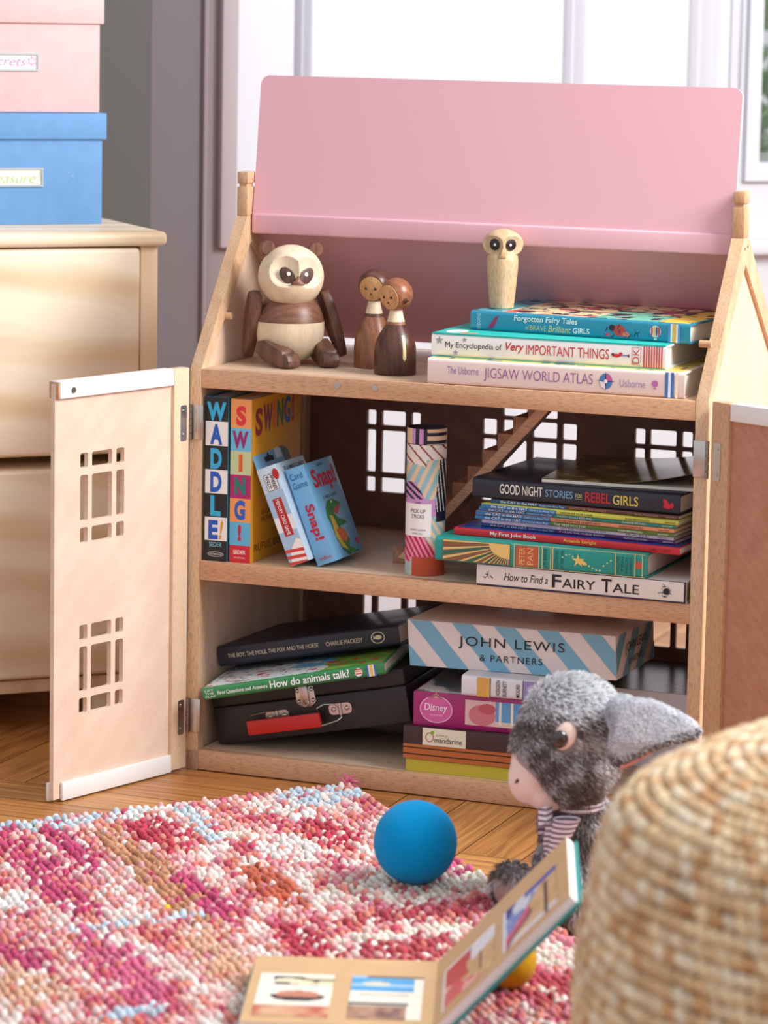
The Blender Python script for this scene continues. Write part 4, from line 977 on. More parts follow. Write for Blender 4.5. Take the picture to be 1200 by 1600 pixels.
cats = [((0.3462, 0.0412), 0.236, -5.0, (106, 34, 120), 'IF I RAN THE HORSE SHOW', 'WORTH/RUIZ AND MATHIEU', (40, 90, 150), 'purple-spined thin reader, lowest of the thin books above the red one', (240, 236, 240)),
        ((0.3496, 0.0345), 0.2315, -4.2, (232, 226, 236), 'OH THE THINGS THEY DO', 'RABE', (214, 196, 224), 'white and lilac thin reader, just above the purple-spined thin reader', (150, 130, 170)),
        ((0.3427, 0.0308), 0.2405, -4.7, (86, 122, 48), 'THE TREE DOCTOR', 'RABE/BRANNON', (44, 120, 186), 'olive green-spined thin reader, just under the peach-spined one', (240, 240, 220)),
        ((0.3438, 0.0299), 0.2398, -4.7, (232, 152, 110), 'WHY OH WHY ARE DESERTS DRY?', 'RABE/RUIZ/MATHIEU', (44, 120, 186), 'peach-spined thin reader, between the teal and olive green-spined readers', (90, 40, 30)),
        ((0.3471, 0.0301), 0.2368, -4.4, (30, 150, 142), 'NOW YOU SEE ME...', 'RABE/MORONEY', (44, 120, 186), 'teal-spined thin reader, just under the yellow-green-spined one', (240, 246, 244)),
        ((0.3518, 0.0252), 0.2371, -4.4, (206, 204, 80), 'HOORAY FOR HAIR', 'RABE/BRANNON', (44, 120, 186), 'yellow-green-spined thin reader, second from the top of the thin books', (50, 50, 40)),
        ((0.3606, 0.0326), 0.2264, -4.6, (104, 54, 46), 'SHOW ME THE HONEY', 'RABE/MORONEY', (34, 84, 140), 'brown-spined thin reader, directly under the dark navy hardback', (190, 150, 130))]
for (x, y), L_, yw, c, tt, au, bl, lb, ic in cats:
    t = book(lb, (x, y, z), yw, L_, 0.0047, 0.19, c, group='thin readers in the middle shelf stack', soft=True, name='thin_book')
    decal(t, 'spine_band', [(rect(0.0003, 0.092, 0.0005, 0.0042), bl)], y=-0.0003)
    ftext(t, 'the CAT in the HAT', 0.012, 0.0010, 0.045, 0.0029, (244, 246, 250), y=-0.0006, bold=0.006)
    ftext(t, 'Knows a Lot About That!', 0.060, 0.0012, 0.030, 0.0022, (210, 226, 244), y=-0.0006)
    ftext(t, tt, 0.097, 0.0012, min(0.055, 0.0026 * len(tt)), 0.0024, ic, y=-0.0006)
    ftext(t, au, 0.175, 0.0012, 0.028, 0.0023, ic, y=-0.0006)
    ftext(t, 'BANTAM', 0.222 if L_ > 0.235 else 0.212, 0.0013, 0.0115, 0.0018, ic, y=-0.0006)
    z += 0.0048
rb = book('dark navy hardback with hand-lettered white, blue and red title on the middle stack', (0.3383, 0.0323, z), -3.5, 0.2488, 0.0228, 0.19, (34, 36, 52), group=g_mid, rough=0.5)
ftext(rb, 'GOOD NIGHT', 0.0335, 0.0070, 0.0520, 0.0112, (238, 232, 222), bold=0.012)
ftext(rb, 'STORIES', 0.0890, 0.0080, 0.0330, 0.0082, (120, 176, 214), bold=0.006)
ftext(rb, 'FOR', 0.1255, 0.0098, 0.0080, 0.0044, (214, 190, 130)); decal(rb, 'underline', [(rect(0.1255, 0.1335, 0.0080, 0.0084), (214, 190, 130))])
ftext(rb, 'REBEL', 0.1370, 0.0062, 0.0300, 0.0112, (196, 40, 50), bold=0.012)
ftext(rb, 'GIRLS', 0.1700, 0.0058, 0.0300, 0.0108, (226, 204, 100), bold=0.012)
decal(rb, 'red_emblem', [([(0.2290, 0.0075), (0.2360, 0.0060), (0.2410, 0.0090), (0.2370, 0.0110), (0.2330, 0.0165), (0.2300, 0.0120)], (206, 36, 50)), (ell(0.2395, 0.0105, 0.0022, 0.0030), (206, 36, 50)), (ell(0.2310, 0.0150, 0.0020, 0.0022), (206, 36, 50))])
z += 0.0230
# magazine on top: glossy cover curling up to the right
MG = thing('magazine', 'floppy glossy magazine with a curling cover on top of the middle shelf books', 'magazine', (0.4205, 0.0330, z), (0, 0, radians(4)))
def sheet(z0f, w, d, nx, ny, th):
    V = []; F_ = []
    for s_ in (0, 1):
        for j in range(ny + 1):
            for i in range(nx + 1):
                u, v = i / nx, j / ny; V.append((u * w, v * d, z0f(u, v) + s_ * th))
    N = (nx + 1) * (ny + 1); q = lambda i, j, s_: s_ * N + j * (nx + 1) + i
    for j in range(ny):
        for i in range(nx):
            F_.append((q(i, j, 1), q(i + 1, j, 1), q(i + 1, j + 1, 1), q(i, j + 1, 1))); F_.append((q(i, j, 0), q(i, j + 1, 0), q(i + 1, j + 1, 0), q(i + 1, j, 0)))
    for i in range(nx):
        F_.append((q(i, 0, 0), q(i + 1, 0, 0), q(i + 1, 0, 1), q(i, 0, 1))); F_.append((q(i + 1, ny, 0), q(i, ny, 0), q(i, ny, 1), q(i + 1, ny, 1)))
    for j in range(ny):
        F_.append((q(0, j + 1, 0), q(0, j, 0), q(0, j, 1), q(0, j + 1, 1))); F_.append((q(nx, j, 0), q(nx, j + 1, 0), q(nx, j + 1, 1), q(nx, j, 1)))
    return V, F_
curl = lambda u, v: 0.0042 + 0.0165 * max(0, u - 0.42) ** 1.7 / (0.58 ** 1.7) * (1 - 0.1 * v) + 0.001 * v
V, F_ = sheet(lambda u, v: curl(u, v), 0.176, 0.20, 30, 8, 0.0006)
def mag_print(name):
    m = bpy.data.materials.new(name); m.use_nodes = True; nt = m.node_tree; bb = nt.nodes['Principled BSDF']; bb.inputs['Roughness'].default_value = 0.13
    tc = nt.nodes.new('ShaderNodeTexCoord'); n = nt.nodes.new('ShaderNodeTexNoise'); n.inputs['Scale'].default_value = 28; n.inputs['Detail'].default_value = 6
    r = nt.nodes.new('ShaderNodeValToRGB'); cr = r.color_ramp
    cr.elements[0].position = 0.30; cr.elements[0].color = (*lin((46, 40, 26)), 1); cr.elements[1].position = 0.72; cr.elements[1].color = (*lin((196, 180, 120)), 1)
    e = cr.elements.new(0.52); e.color = (*lin((110, 96, 44)), 1)
    nt.links.new(tc.outputs['Object'], n.inputs['Vector']); nt.links.new(n.outputs['Fac'], r.inputs['Fac']); nt.links.new(r.outputs['Color'], bb.inputs['Base Color']); return m
link('cover', raw_mesh('cover', V, F_), mag_print('magazine_cover'), MG, 60)
V, F_ = sheet(lambda u, v: 0.0003, 0.178, 0.198, 10, 4, 0.0034); link('pages', raw_mesh('pages', V, F_), paper, MG, 40)

# bottom shelf: black tin lunch box, two books on it ---------------
ROLL, PSI = radians(11.5), radians(3)
LB = thing('lunch_box', 'tilted black tin case with red handle and metal latch, left of the bottom shelf', 'case', (0.028, 0.0305, 0.0256), (0, -ROLL, PSI))
tin = mat('black_tin', (36, 30, 32), 0.42, bump=0.15, bscale=500)
part('body', B().box((0, 0, 0), (0.2435, 0.19, 0.0438), 0.0018, seg=3), tin, LB)
b = B(); b.box((-0.0004, -0.0004, 0.0440), (0.2439, 0.1904, 0.0640), 0.0024, seg=3); part('lid', b, tin, LB)
b = B(); b.prism([(0.108, 0.057), (0.131, 0.057), (0.132, 0.038), (0.126, 0.0325), (0.121, 0.0305), (0.114, 0.0325), (0.107, 0.038)], 1, -0.0024, -0.0006, bev=0.0006)
lt = part('latch', b, steel, LB)
b = B(); b.box((0.1135, -0.0060, 0.041), (0.1245, -0.002, 0.0585), 0.0012)
for x in (0.1105, 0.1285):
    for zz in (0.040, 0.053): b.ball((x, -0.0026, zz), (0.0026, 0.0018, 0.0026), 14, 8)
b.tube([(0.1145, -0.0045, 0.043), (0.1150, -0.0055, 0.037), (0.1190, -0.0060, 0.0340), (0.1230, -0.0055, 0.037), (0.1235, -0.0045, 0.043)], 0.0010, 8)
part('latch_clasp', b, steel, lt)
hl = part('handle', B().box((0.0455, -0.0165, 0.0092), (0.1380, -0.0105, 0.0265), 0.0016), mat('red_plastic', (206, 38, 36), 0.4), LB, label='red plastic grip')
b = B(); b.tube([(0.047, -0.013, 0.0245), (0.0475, -0.006, 0.0310), (0.066, -0.002, 0.0325), (0.078, -0.0015, 0.0318)], 0.0009, 8)
b.tube([(0.137, -0.013, 0.0250), (0.1315, -0.006, 0.0300), (0.140, -0.002, 0.0330), (0.153, -0.0015, 0.0325), (0.1600, -0.002, 0.0225), (0.1605, -0.004, 0.0165), (0.158, -0.009, 0.0140), (0.137, -0.013, 0.0105)], 0.0009, 8)
part('handle_wire', b, steel, hl)
for x0, x1 in ((0.0655, 0.0955), (0.1455, 0.1740)):
    b = B(); b.prism(rr(x0, x1, 0.0195, 0.0325, 0.0050), 1, -0.0018, -0.0003)
    b.cyl(((x0 + x1) / 2, -0.0022, 0.0190), ((x0 + x1) / 2, -0.0022, 0.0330), 0.0022, 12)
    for x in (x0 + 0.006, x1 - 0.006): b.ball((x, -0.002, 0.026), (0.0030, 0.0016, 0.0030), 14, 8)
    part('handle_bracket', b, steel, LB)
LBM = Matrix.Translation((0.028, 0.0305, 0.0256)) @ Matrix.Rotation(PSI, 4, 'Z') @ Matrix.Rotation(-ROLL, 4, 'Y')
def on_case(p, yaw):
    M = LBM @ Matrix.Translation(p) @ Matrix.Rotation(radians(yaw), 4, 'Z'); return M.to_translation(), M.to_euler()
loc, rot = on_case((0.0190, -0.0655, 0.0643), 8.2)
an = book('green-spined children\'s hardback about animals resting on the black case', loc, 0, 0.2175, 0.0145, 0.155, (48, 132, 74), rot=rot, group='books on the black case')
text(an, 'LIFT\nTHE\nFLAP', (0.0030, -E_, 0.0025), (1, 0, 0), (0, 0, 1), (236, 244, 236), 0.0125, 0.0095)
ftext(an, 'First Questions and Answers', 0.0180, 0.0040, 0.0600, 0.0052, (240, 246, 240), bold=0.012)
ftext(an, 'How do animals talk?', 0.0810, 0.0034, 0.0950, 0.0090, (246, 250, 246), bold=0.015)
decal(an, 'balloon_emblem', [(ell(0.1870, 0.0072, 0.0046, 0.0050), (236, 230, 220))] + [(rect(0.1832, 0.1908, 0.0050 + dz_, 0.0062 + dz_), c) for dz_, c in ((0.0, (210, 60, 60)), (0.0026, (230, 150, 60)), (0.0048, (200, 60, 90)))])
decal(an, 'spine_stripes', [(rect(0.1965, 0.1990, 0.0005, 0.0140), (70, 110, 170)), (rect(0.1990, 0.2005, 0.0005, 0.0140), (236, 236, 240)), (rect(0.2005, 0.2040, 0.0005, 0.0140), (230, 190, 90)), (rect(0.2040, 0.2055, 0.0005, 0.0140), (236, 236, 240)), (rect(0.2055, 0.2080, 0.0005, 0.0140), (70, 110, 170))])
def art_an(u, v):
    a = vn(u * 14, v * 12); b_ = vn(u * 30 + 5, v * 26)
    if u > 0.62 + 0.15 * vn(v * 6, 2): return blend((96, 168, 70), (150, 204, 90), a) if b_ < 0.75 else (206, 50, 60)
    if u > 0.42 and v > 0.25 and a > 0.45: return (110, 180, 224)
    if b_ > 0.8: return (200, 60, 80)
    if b_ < 0.13: return (70, 70, 60)
    return blend((232, 240, 244), (206, 226, 234), a)
picture(an, 'cover_art', (0.002, 0.004, 0.01455), (1, 0, 0), (0, 1, 0), 0.2135, 0.150, 80, 50, art_an)
loc, rot = on_case((-0.0085, 0.052, 0.0845), 3.0)
bm_ = book('dark navy hardback with small white title capitals, above the green-spined animal book', (0.0150, 0.058, 0.1129), 0, 0.2280, 0.0240, 0.19, (30, 34, 50), rot=(radians(-2.5), -radians(11.1), radians(4.2)), group='books on the black case', rough=0.5)
ftext(bm_, 'THE BOY, THE MOLE, THE FOX AND THE HORSE', 0.0125, 0.0085, 0.1150, 0.0056, (232, 218, 184))
ftext(bm_, 'CHARLIE MACKESY', 0.1370, 0.0090, 0.0460, 0.0050, (232, 218, 184))
decal(bm_, 'oval_emblem', [(ell(0.2020, 0.0120, 0.0086, 0.0070), (232, 218, 184)), (ell(0.2020, 0.0120, 0.0076, 0.0060), (30, 34, 50)), (ell(0.2025, 0.0122, 0.0045, 0.0026), (232, 218, 184)), ([(0.1965, 0.0095), (0.1990, 0.0122), (0.1965, 0.0150)], (232, 218, 184))])

# bottom shelf: stack of boxes on the right
def board_box(name, label, cat, M0, W_, D_, H_, rgb, group, split=None, base_rgb=None):
    t = thing(name, label, cat, M0[0], (0, 0, radians(M0[1])), group)
    return t
g_bot = 'boxes stacked on the bottom shelf'
mn = thing('craft_box', 'dark brown lidded box with cream label, at the bottom of the low stack of boxes', 'box', (0.2680, 0.0105, ZB + 0.0002), (0, 0, radians(1.9)), g_bot)
part('base', B().box((0.0035, 0.0015, 0), (0.1715, 0.195, 0.040), 0.0006), mat('card_200_190_60', (206, 194, 66), 0.5), mn, label='yellow base of the box')
part('lid', B().box((0, 0, 0.0145), (0.175, 0.198, 0.0532), 0.0012), mat('card_64_40_36', (62, 38, 36), 0.5), mn, label='dark brown lid with orange stripes')
decal(mn, 'lid_stripes', [(rect(0.0006, 0.1744, z0, z0 + h_), (188, 104, 48)) for z0, h_ in ((0.0152, 0.0050), (0.0216, 0.0062), (0.0292, 0.0034))])
decal(mn, 'label_card', [(rect(0.0240, 0.0760, 0.0328, 0.0528), (232, 228, 204)), (ell(0.0325, 0.0420, 0.0050, 0.0056), (176, 70, 40)), (ell(0.0325, 0.0420, 0.0040, 0.0046), (232, 228, 204)), (ell(0.0355, 0.0475, 0.0026, 0.0020, rot=0.6), (140, 170, 50))])
ftext(mn, 'AVENUE', 0.0400, 0.0440, 0.0140, 0.0024, (170, 150, 110), y=-0.0008); ftext(mn, 'mandarine', 0.0385, 0.0365, 0.0330, 0.0064, (60, 40, 36), y=-0.0008)
MAG_ = (160, 20, 104)
ds = thing('puzzle_box', 'magenta puzzle box with an oval pink logo, on the dark brown box', 'box', (0.2780, 0.0158, ZB + 0.0536), (0, 0, radians(4.0)), g_bot)
part('box', B().box((0, 0, 0), (0.168, 0.185, 0.0400), 0.0009), mat('card_160_20_104', MAG_, 0.35, coat=0.2), ds)
def art_ds(u, v): return blend((70, 90, 100), (150, 140, 130), vn(u * 12, v * 10)) if vn(u * 8, v * 8 + 4) < 0.55 else (206, 200, 196)
picture(ds, 'lid_art', (0.002, 0.002, 0.04006), (1, 0, 0), (0, 1, 0), 0.164, 0.181, 40, 40, art_ds)
LX = lambda p: 0.168 * 0 + (p - 125) / 890.0 * 0.136
LZ = lambda p: 0.0
decal(ds, 'oval_logo', [(ell(0.0275, 0.0205, 0.0196, 0.0158), (236, 180, 214)), (ell(0.0275, 0.0205, 0.0184, 0.0146), (214, 96, 164)), (star(0.0270, 0.0365, 0.0036, 5, 0.5), (230, 200, 190)), ([(0.0180, 0.0340), (0.0270, 0.0385), (0.0360, 0.0335), (0.0350, 0.0325), (0.0270, 0.0355), (0.0190, 0.0330)], (150, 110, 90))])
ftext(ds, 'Disney', 0.0135, 0.0165, 0.0275, 0.0108, (250, 236, 246), y=-0.0009, bold=0.01, shear=0.1); ftext(ds, 'PRINCESS', 0.0200, 0.0130, 0.0160, 0.0018, (246, 220, 236), y=-0.0009)
decal(ds, 'landscape_print', [(rect(0.0620, 0.1400, 0.0060, 0.0350), (226, 190, 190)), (rect(0.0980, 0.1400, 0.0060, 0.0350), (96, 160, 214)), (rect(0.0980, 0.1400, 0.0060, 0.0120), (226, 206, 190)), (ell(0.082, 0.018, 0.016, 0.012), (206, 120, 130)), (ell(0.088, 0.026, 0.010, 0.006), (190, 90, 100))] + [(rect(x, x + 0.0028, 0.0085, 0.0350), (240, 232, 214)) for x in (0.1020, 0.1160, 0.1300)])
hb_ = book('thick white-spined book with a gold band, squeezed under the striped gift box', (0.3365, 0.0150, ZB + 0.0940), 4.0, 0.136, 0.0235, 0.15, (226, 226, 232), group=None)
decal(hb_, 'spine_print', [(rect(0.0185, 0.0335, 0.0005, 0.0230), (222, 168, 84)), (rect(0.0335, 0.0345, 0.0005, 0.0230), (40, 44, 80)), (rect(0.0720, 0.1130, 0.0010, 0.0225), (150, 140, 196)), (rect(0.0720, 0.0728, 0.0005, 0.0230), (40, 44, 80)), (rect(0.1130, 0.1140, 0.0005, 0.0230), (40, 44, 80)), (ell(0.087, 0.0135, 0.010, 0.006), (190, 184, 222)), ([(0.080, 0.003), (0.098, 0.003), (0.096, 0.010), (0.090, 0.0125), (0.084, 0.009)], (70, 70, 110)), (ell(0.104, 0.009, 0.004, 0.005), (180, 80, 110))])
for i, s_ in enumerate(('HODGSON', 'BURNETT', '', 'MOORE')):
    if s_: text(hb_, s_, (0.0455 + 0.0078 * i, -0.0008, 0.0030), (0, 0, 1), (-1, 0, 0), (30, 30, 40), 0.0180 if i < 2 else 0.0150, 0.0046, bold=0.01)
# striped gift box (slightly squashed carton), corners measured in place
JL = thing('gift_box', 'blue and white diagonally striped gift box with black lettering, on the bottom shelf', 'box', (0.2626, 0.042, 0.1412))
P8 = [(0, 0, 0), (0.2452, 0.0140, 0.0027), (0.2456, 0.158, 0.0029), (0.002, 0.150, 0.0006), (-0.0044, 0, 0.0542), (0.2425, 0.0140, 0.0539), (0.2440, 0.158, 0.0480), (-0.001, 0.150, 0.0530)]
part('box', B().hexa(P8, 0, 0.0012), mat('card_236_228_228', (238, 230, 230), 0.45), JL)
def bil(u, v, y): # point on the front face
    a = Vector(P8[0]).lerp(Vector(P8[1]), u); b_ = Vector(P8[4]).lerp(Vector(P8[5]), u); return a.lerp(b_, v) + Vector((0, y, 0))
b = B()
Wf, Hf = 0.2475, 0.0540
for k in range(7):
    x0 = -0.0480 + 0.0508 * k + 0.0;
    q = clip([(x0 + 0.0, Hf), (x0 + 0.0250, Hf), (x0 + 0.0250 + 0.0440, 0), (x0 + 0.0440, 0)], 0.0006, Wf - 0.0006, 0.0004, Hf - 0.0004)
    if len(q) >= 3: b.poly([tuple(bil(p[0] / Wf, p[1] / Hf, -0.0004)) for p in q])
part('front_stripes', b, mat('ink_124_186_216', (124, 186, 216), 0.45), JL, None)
def sface(s_, v): # right side face
    a = Vector(P8[1]).lerp(Vector(P8[2]), s_); b_ = Vector(P8[5]).lerp(Vector(P8[6]), s_); return a.lerp(b_, v) + Vector((0.0006, 0, 0))
b = B()
for k in range(5):
    x0 = -0.03 + 0.0508 * k
    q = clip([(x0 + 0.044, Hf), (x0 + 0.069, Hf), (x0 + 0.025, 0), (x0, 0)], 0.0006, 0.1435, 0.0004, Hf - 0.0004)
    if len(q) >= 3: b.poly([tuple(sface(p[0] / 0.144, p[1] / Hf)) for p in q])
part('side_stripes', b, mat('ink_124_186_216', (124, 186, 216), 0.45), JL, None)
fx1 = (Vector(P8[1]) - Vector(P8[0])).normalized()
text(JL, 'JOHN LEWIS', tuple(bil(0.245, 0.46, -0.0009)), fx1, (-0.02, 0, 1), (30, 28, 32), 0.1260, 0.0142, space=1.15)
text(JL, '& PARTNERS', tuple(bil(0.345, 0.215, -0.0009)), fx1, (-0.02, 0, 1), (30, 28, 32), 0.0745, 0.0076, space=1.2)
text(JL, 'JOHN LEWIS', tuple(sface(0.22, 0.46) + Vector((0.0005, 0, 0))), (0, 1, 0), (0, 0, 1), (40, 38, 44), 0.085, 0.0142)
text(JL, '& PARTNERS', tuple(sface(0.30, 0.215) + Vector((0.0005, 0, 0))), (0, 1, 0), (0, 0, 1), (40, 38, 44), 0.055, 0.0076)
# landscape-topped box at the back right
MB_ = thing('jigsaw_box', 'white-sided box with a dark mossy picture lid, back right of the bottom shelf', 'box', (0.4560, 0.1460, ZB + 0.0003), (0, 0, 0), None)
part('box', B().box((0, 0, 0), (0.1480, 0.172, 0.0905), 0.0008), mat('card_236_236_244', (236, 236, 244), 0.4), MB_)
def art_m(u, v):
    a = vn(u * 22, v * 20); b_ = vn(u * 60, v * 50 + 8)
    if v < 0.28 and u < 0.45: return blend((90, 110, 30), (40, 56, 20), a)
    if v < 0.3: return blend((196, 170, 110), (60, 46, 34), min(1, a + .4 * b_))
    return blend((56, 44, 40), (26, 24, 24), a)
picture(MB_, 'lid_picture', (0.0015, 0.001, 0.09062), (1, 0, 0), (0, 1, 0), 0.145, 0.170, 70, 60, art_m, rough=0.25)

# ------------------------------------------------------------------ rug
RC = Vector((0.2144, -0.0199)); RU = Vector((-0.6386, -0.7696)); RV = Vector((0.6728, -0.7401))
def make_rug():
    rng = np.random.RandomState(11)
    PU, PV = 0.0090, 0.0082
    nu, nv = int(0.80 / PU), int(1.02 / PV)
    A, Bv = np.meshgrid(np.arange(nu), np.arange(nv), indexing='ij'); A = A.ravel(); Bv = Bv.ravel(); n = len(A)
    a = A * PU + 0.004 + rng.normal(0, 0.0006, n); b_ = Bv * PV + 0.004 + (A % 2) * PV * .5 + rng.normal(0, 0.0008, n)
    pal = np.array([lin(c) for c in ((222, 134, 154), (232, 170, 176), (242, 212, 202), (222, 128, 114), (204, 82, 108), (246, 230, 222), (228, 150, 132), (238, 190, 180), (246, 238, 232))])
    # dye runs: patches along v with a life of their own
    cell = np.array([vn(x * 9 + 3, y * 3.2) for x, y in zip(a * 6, b_ * 6)]); cell2 = np.array([vn(x * 26, y * 9 + 20) for x, y in zip(a * 6, b_ * 6)])
    t = np.clip(0.55 * cell + 0.45 * cell2 + rng.normal(0, 0.13, n), 0, 0.999)
    order = np.array([4, 0, 3, 6, 1, 7, 2, 5, 8]); idx = order[np.clip(((t - 0.18) / 0.64 * 9).astype(int), 0, 8)]
    C = pal[idx].copy()
    K = {'lb': (206, 226, 240), 'wh': (246, 244, 240), 'cr': (240, 230, 214), 'tan': (206, 150, 112), 'mag': (204, 74, 122), 'red': (200, 62, 82), 'or': (210, 106, 78), 'rose': (196, 80, 90), 'pk': (220, 106, 146), 'pe': (234, 186, 156)}
    patches = [(.36, .02, .085, .028, 'lb'), (.245, .03, .05, .03, 'wh'), (.220, .09, .016, .07, 'lb'), (.055, .045, .05, .04, 'lb'), (.10, .09, .03, .06, 'wh'), (.325, .25, .028, .18, 'tan'), (.43, .20, .025, .18, 'mag'), (.27, .115, .03, .07, 'red'),
        (.16, .225, .04, .05, 'wh'), (.222, .34, .022, .09, 'or'), (.10, .19, .03, .06, 'red'), (.085, .405, .095, .048, 'cr'), (.15, .544, .085, .014, 'cr'), (.10, .495, .09, .03, 'rose'), (.17, .60, .07, .045, 'rose'), (.40, .402, .10, .012, 'lb'), (.443, .53, .03, .12, 'pk'),
        (.465, .655, .03, .02, 'lb'), (.345, .55, .03, .11, 'pe'), (.254, .53, .022, .07, 'red'), (.56, .546, .05, .06, 'pe'), (.50, .29, .04, .05, 'wh'), (.05, .68, .05, .03, 'cr'), (.06, .76, .07, .05, 'rose'), (.02, .36, .02, .03, 'pk'), (.33, .68, .06, .03, 'cr'), (.52, .46, .03, .05, 'mag'),
        (.38, .13, .018, .09, 'mag'), (.30, .36, .016, .10, 'mag'), (.285, .66, .05, .08, 'red'), (.56, .40, .03, .03, 'lb')]
    for pa, pb, la, lb_, k in patches:
        d = ((a - pa) / la) ** 2 + ((b_ - pb) / lb_) ** 2
        hit = rng.rand(n) < np.clip(1.05 - 0.70 * d, 0, 0.74)
        base = np.array(lin(K[k])); C[hit] = base * rng.uniform(0.78, 1.12, (hit.sum(), 1))
    C = np.clip(C * rng.uniform(0.85, 1.08, (n, 1)), 0, 0.95)
    C[np.argmin((a - .345) ** 2 + (b_ - .37) ** 2)] = lin((244, 216, 40))
    # one knot: a small plump ellipsoid, 8 x 5
    seg, rg = 8, 5
    kv = [(0, 0, -1.0)] + [(sin(pi * r / rg) * cos(2 * pi * s_ / seg), sin(pi * r / rg) * sin(2 * pi * s_ / seg), -cos(pi * r / rg)) for r in range(1, rg) for s_ in range(seg)] + [(0, 0, 1.0)]
    kv = np.array(kv); nk = len(kv); F4 = []
    ring = lambda r, s_: 1 + (r - 1) * seg + s_ % seg
    for r in range(1, rg - 1):
        for s_ in range(seg): F4.append((ring(r, s_), ring(r, s_ + 1), ring(r + 1, s_ + 1), ring(r + 1, s_)))
    F3 = [(0, ring(1, s_ + 1), ring(1, s_)) for s_ in range(seg)] + [(nk - 1, ring(rg - 1, s_), ring(rg - 1, s_ + 1)) for s_ in range(seg)]
    F3 = np.array(F3); T = np.array([(f[0], f[1], f[2]) for f in F4] + [(f[0], f[2], f[3]) for f in F4] + [tuple(f) for f in F3])
    th = rng.uniform(-0.7, 0.7, n); sc = rng.uniform(0.85, 1.2, n)
    L = np.stack([0.0058 * sc, 0.0038 * sc, 0.0050 * rng.uniform(.7, 1.5, n)], 1)
    X = kv[None, :, :] * L[:, None, :]
    ca, sa = np.cos(th)[:, None], np.sin(th)[:, None]
    xu = X[:, :, 0] * ca - X[:, :, 1] * sa; xv = X[:, :, 0] * sa + X[:, :, 1] * ca
    uu = a[:, None] + xv; vv = b_[:, None] + xu
    P = np.stack([RC.x + RU.x * uu + RV.x * vv, RC.y + RU.y * uu + RV.y * vv, 0.0085 + X[:, :, 2] + rng.uniform(-.001, .0015, n)[:, None]], 2).reshape(-1, 3)
    FF = (T[None] + (np.arange(n) * nk)[:, None, None]).reshape(-1, 3)
    CC = np.repeat(C, nk, 0)
    root = thing('rug', 'shaggy pink, red and cream woven rug on the parquet floor', 'rug', (RC.x, RC.y, 0))
    b = B(); c4 = [RC, RC + RU * 0.80, RC + RU * 0.80 + RV * 1.02, RC + RV * 1.02]
    b.prism([(p.x - RC.x, p.y - RC.y) for p in c4][::-1], 2, 0.0005, 0.006); part('backing', b, mat('rug_backing', (206, 150, 150), 0.9), root, None)
    P[:, 0] -= RC.x; P[:, 1] -= RC.y
    link('pile', raw_mesh('pile', P, FF, CC), dye_mat('wool_knots', rough=0.95, bump=0.6, bscale=900, sheen=0.3, spec=0.1), root, 180, kind='stuff')
    # pink tassel at the corner
    b = B(); random.seed(5)
    for k in range(26):
        p0 = Vector((0.001, -0.009, 0.012)); d = Vector((random.uniform(-.4, 1), random.uniform(-.2, 1), random.uniform(-0.1, .9))).normalized() * random.uniform(.012, .019)
        b.tube([p0, p0 + d * .5 + Vector((0, 0, .002)), Vector((p0.x + d.x, p0.y + d.y, max(.002, p0.z + d.z * .7)))], [0.0009, .0009, .0004], 5)
    part('tassel', b, mat('pink_wool', (214, 110, 140), 0.9), root)
make_rug()

# ------------------------------------------------------------------ felt balls
def felt_ball(label, c, r, rgb, group):
    b = B(); b.ball((0, 0, 0), r, 64, 48)
    o = part('felt_ball', b, mat('felt_%d' % rgb[0], rgb, 0.95, bump=1.0, bscale=500, sheen=0.08, spec=0.1), None, 180)
    o.location = c; tag(o, label, 'ball', group); return o
felt_ball('bright blue felt ball on the edge of the rug', (0.4330, -0.3775, 0.0545), 0.0425, (0, 150, 214), 'felt balls on the rug')
felt_ball('yellow felt ball half hidden under the raised book page', (0.6330, -0.6600, 0.0365), 0.0255, (196, 146, 20), 'felt balls on the rug')

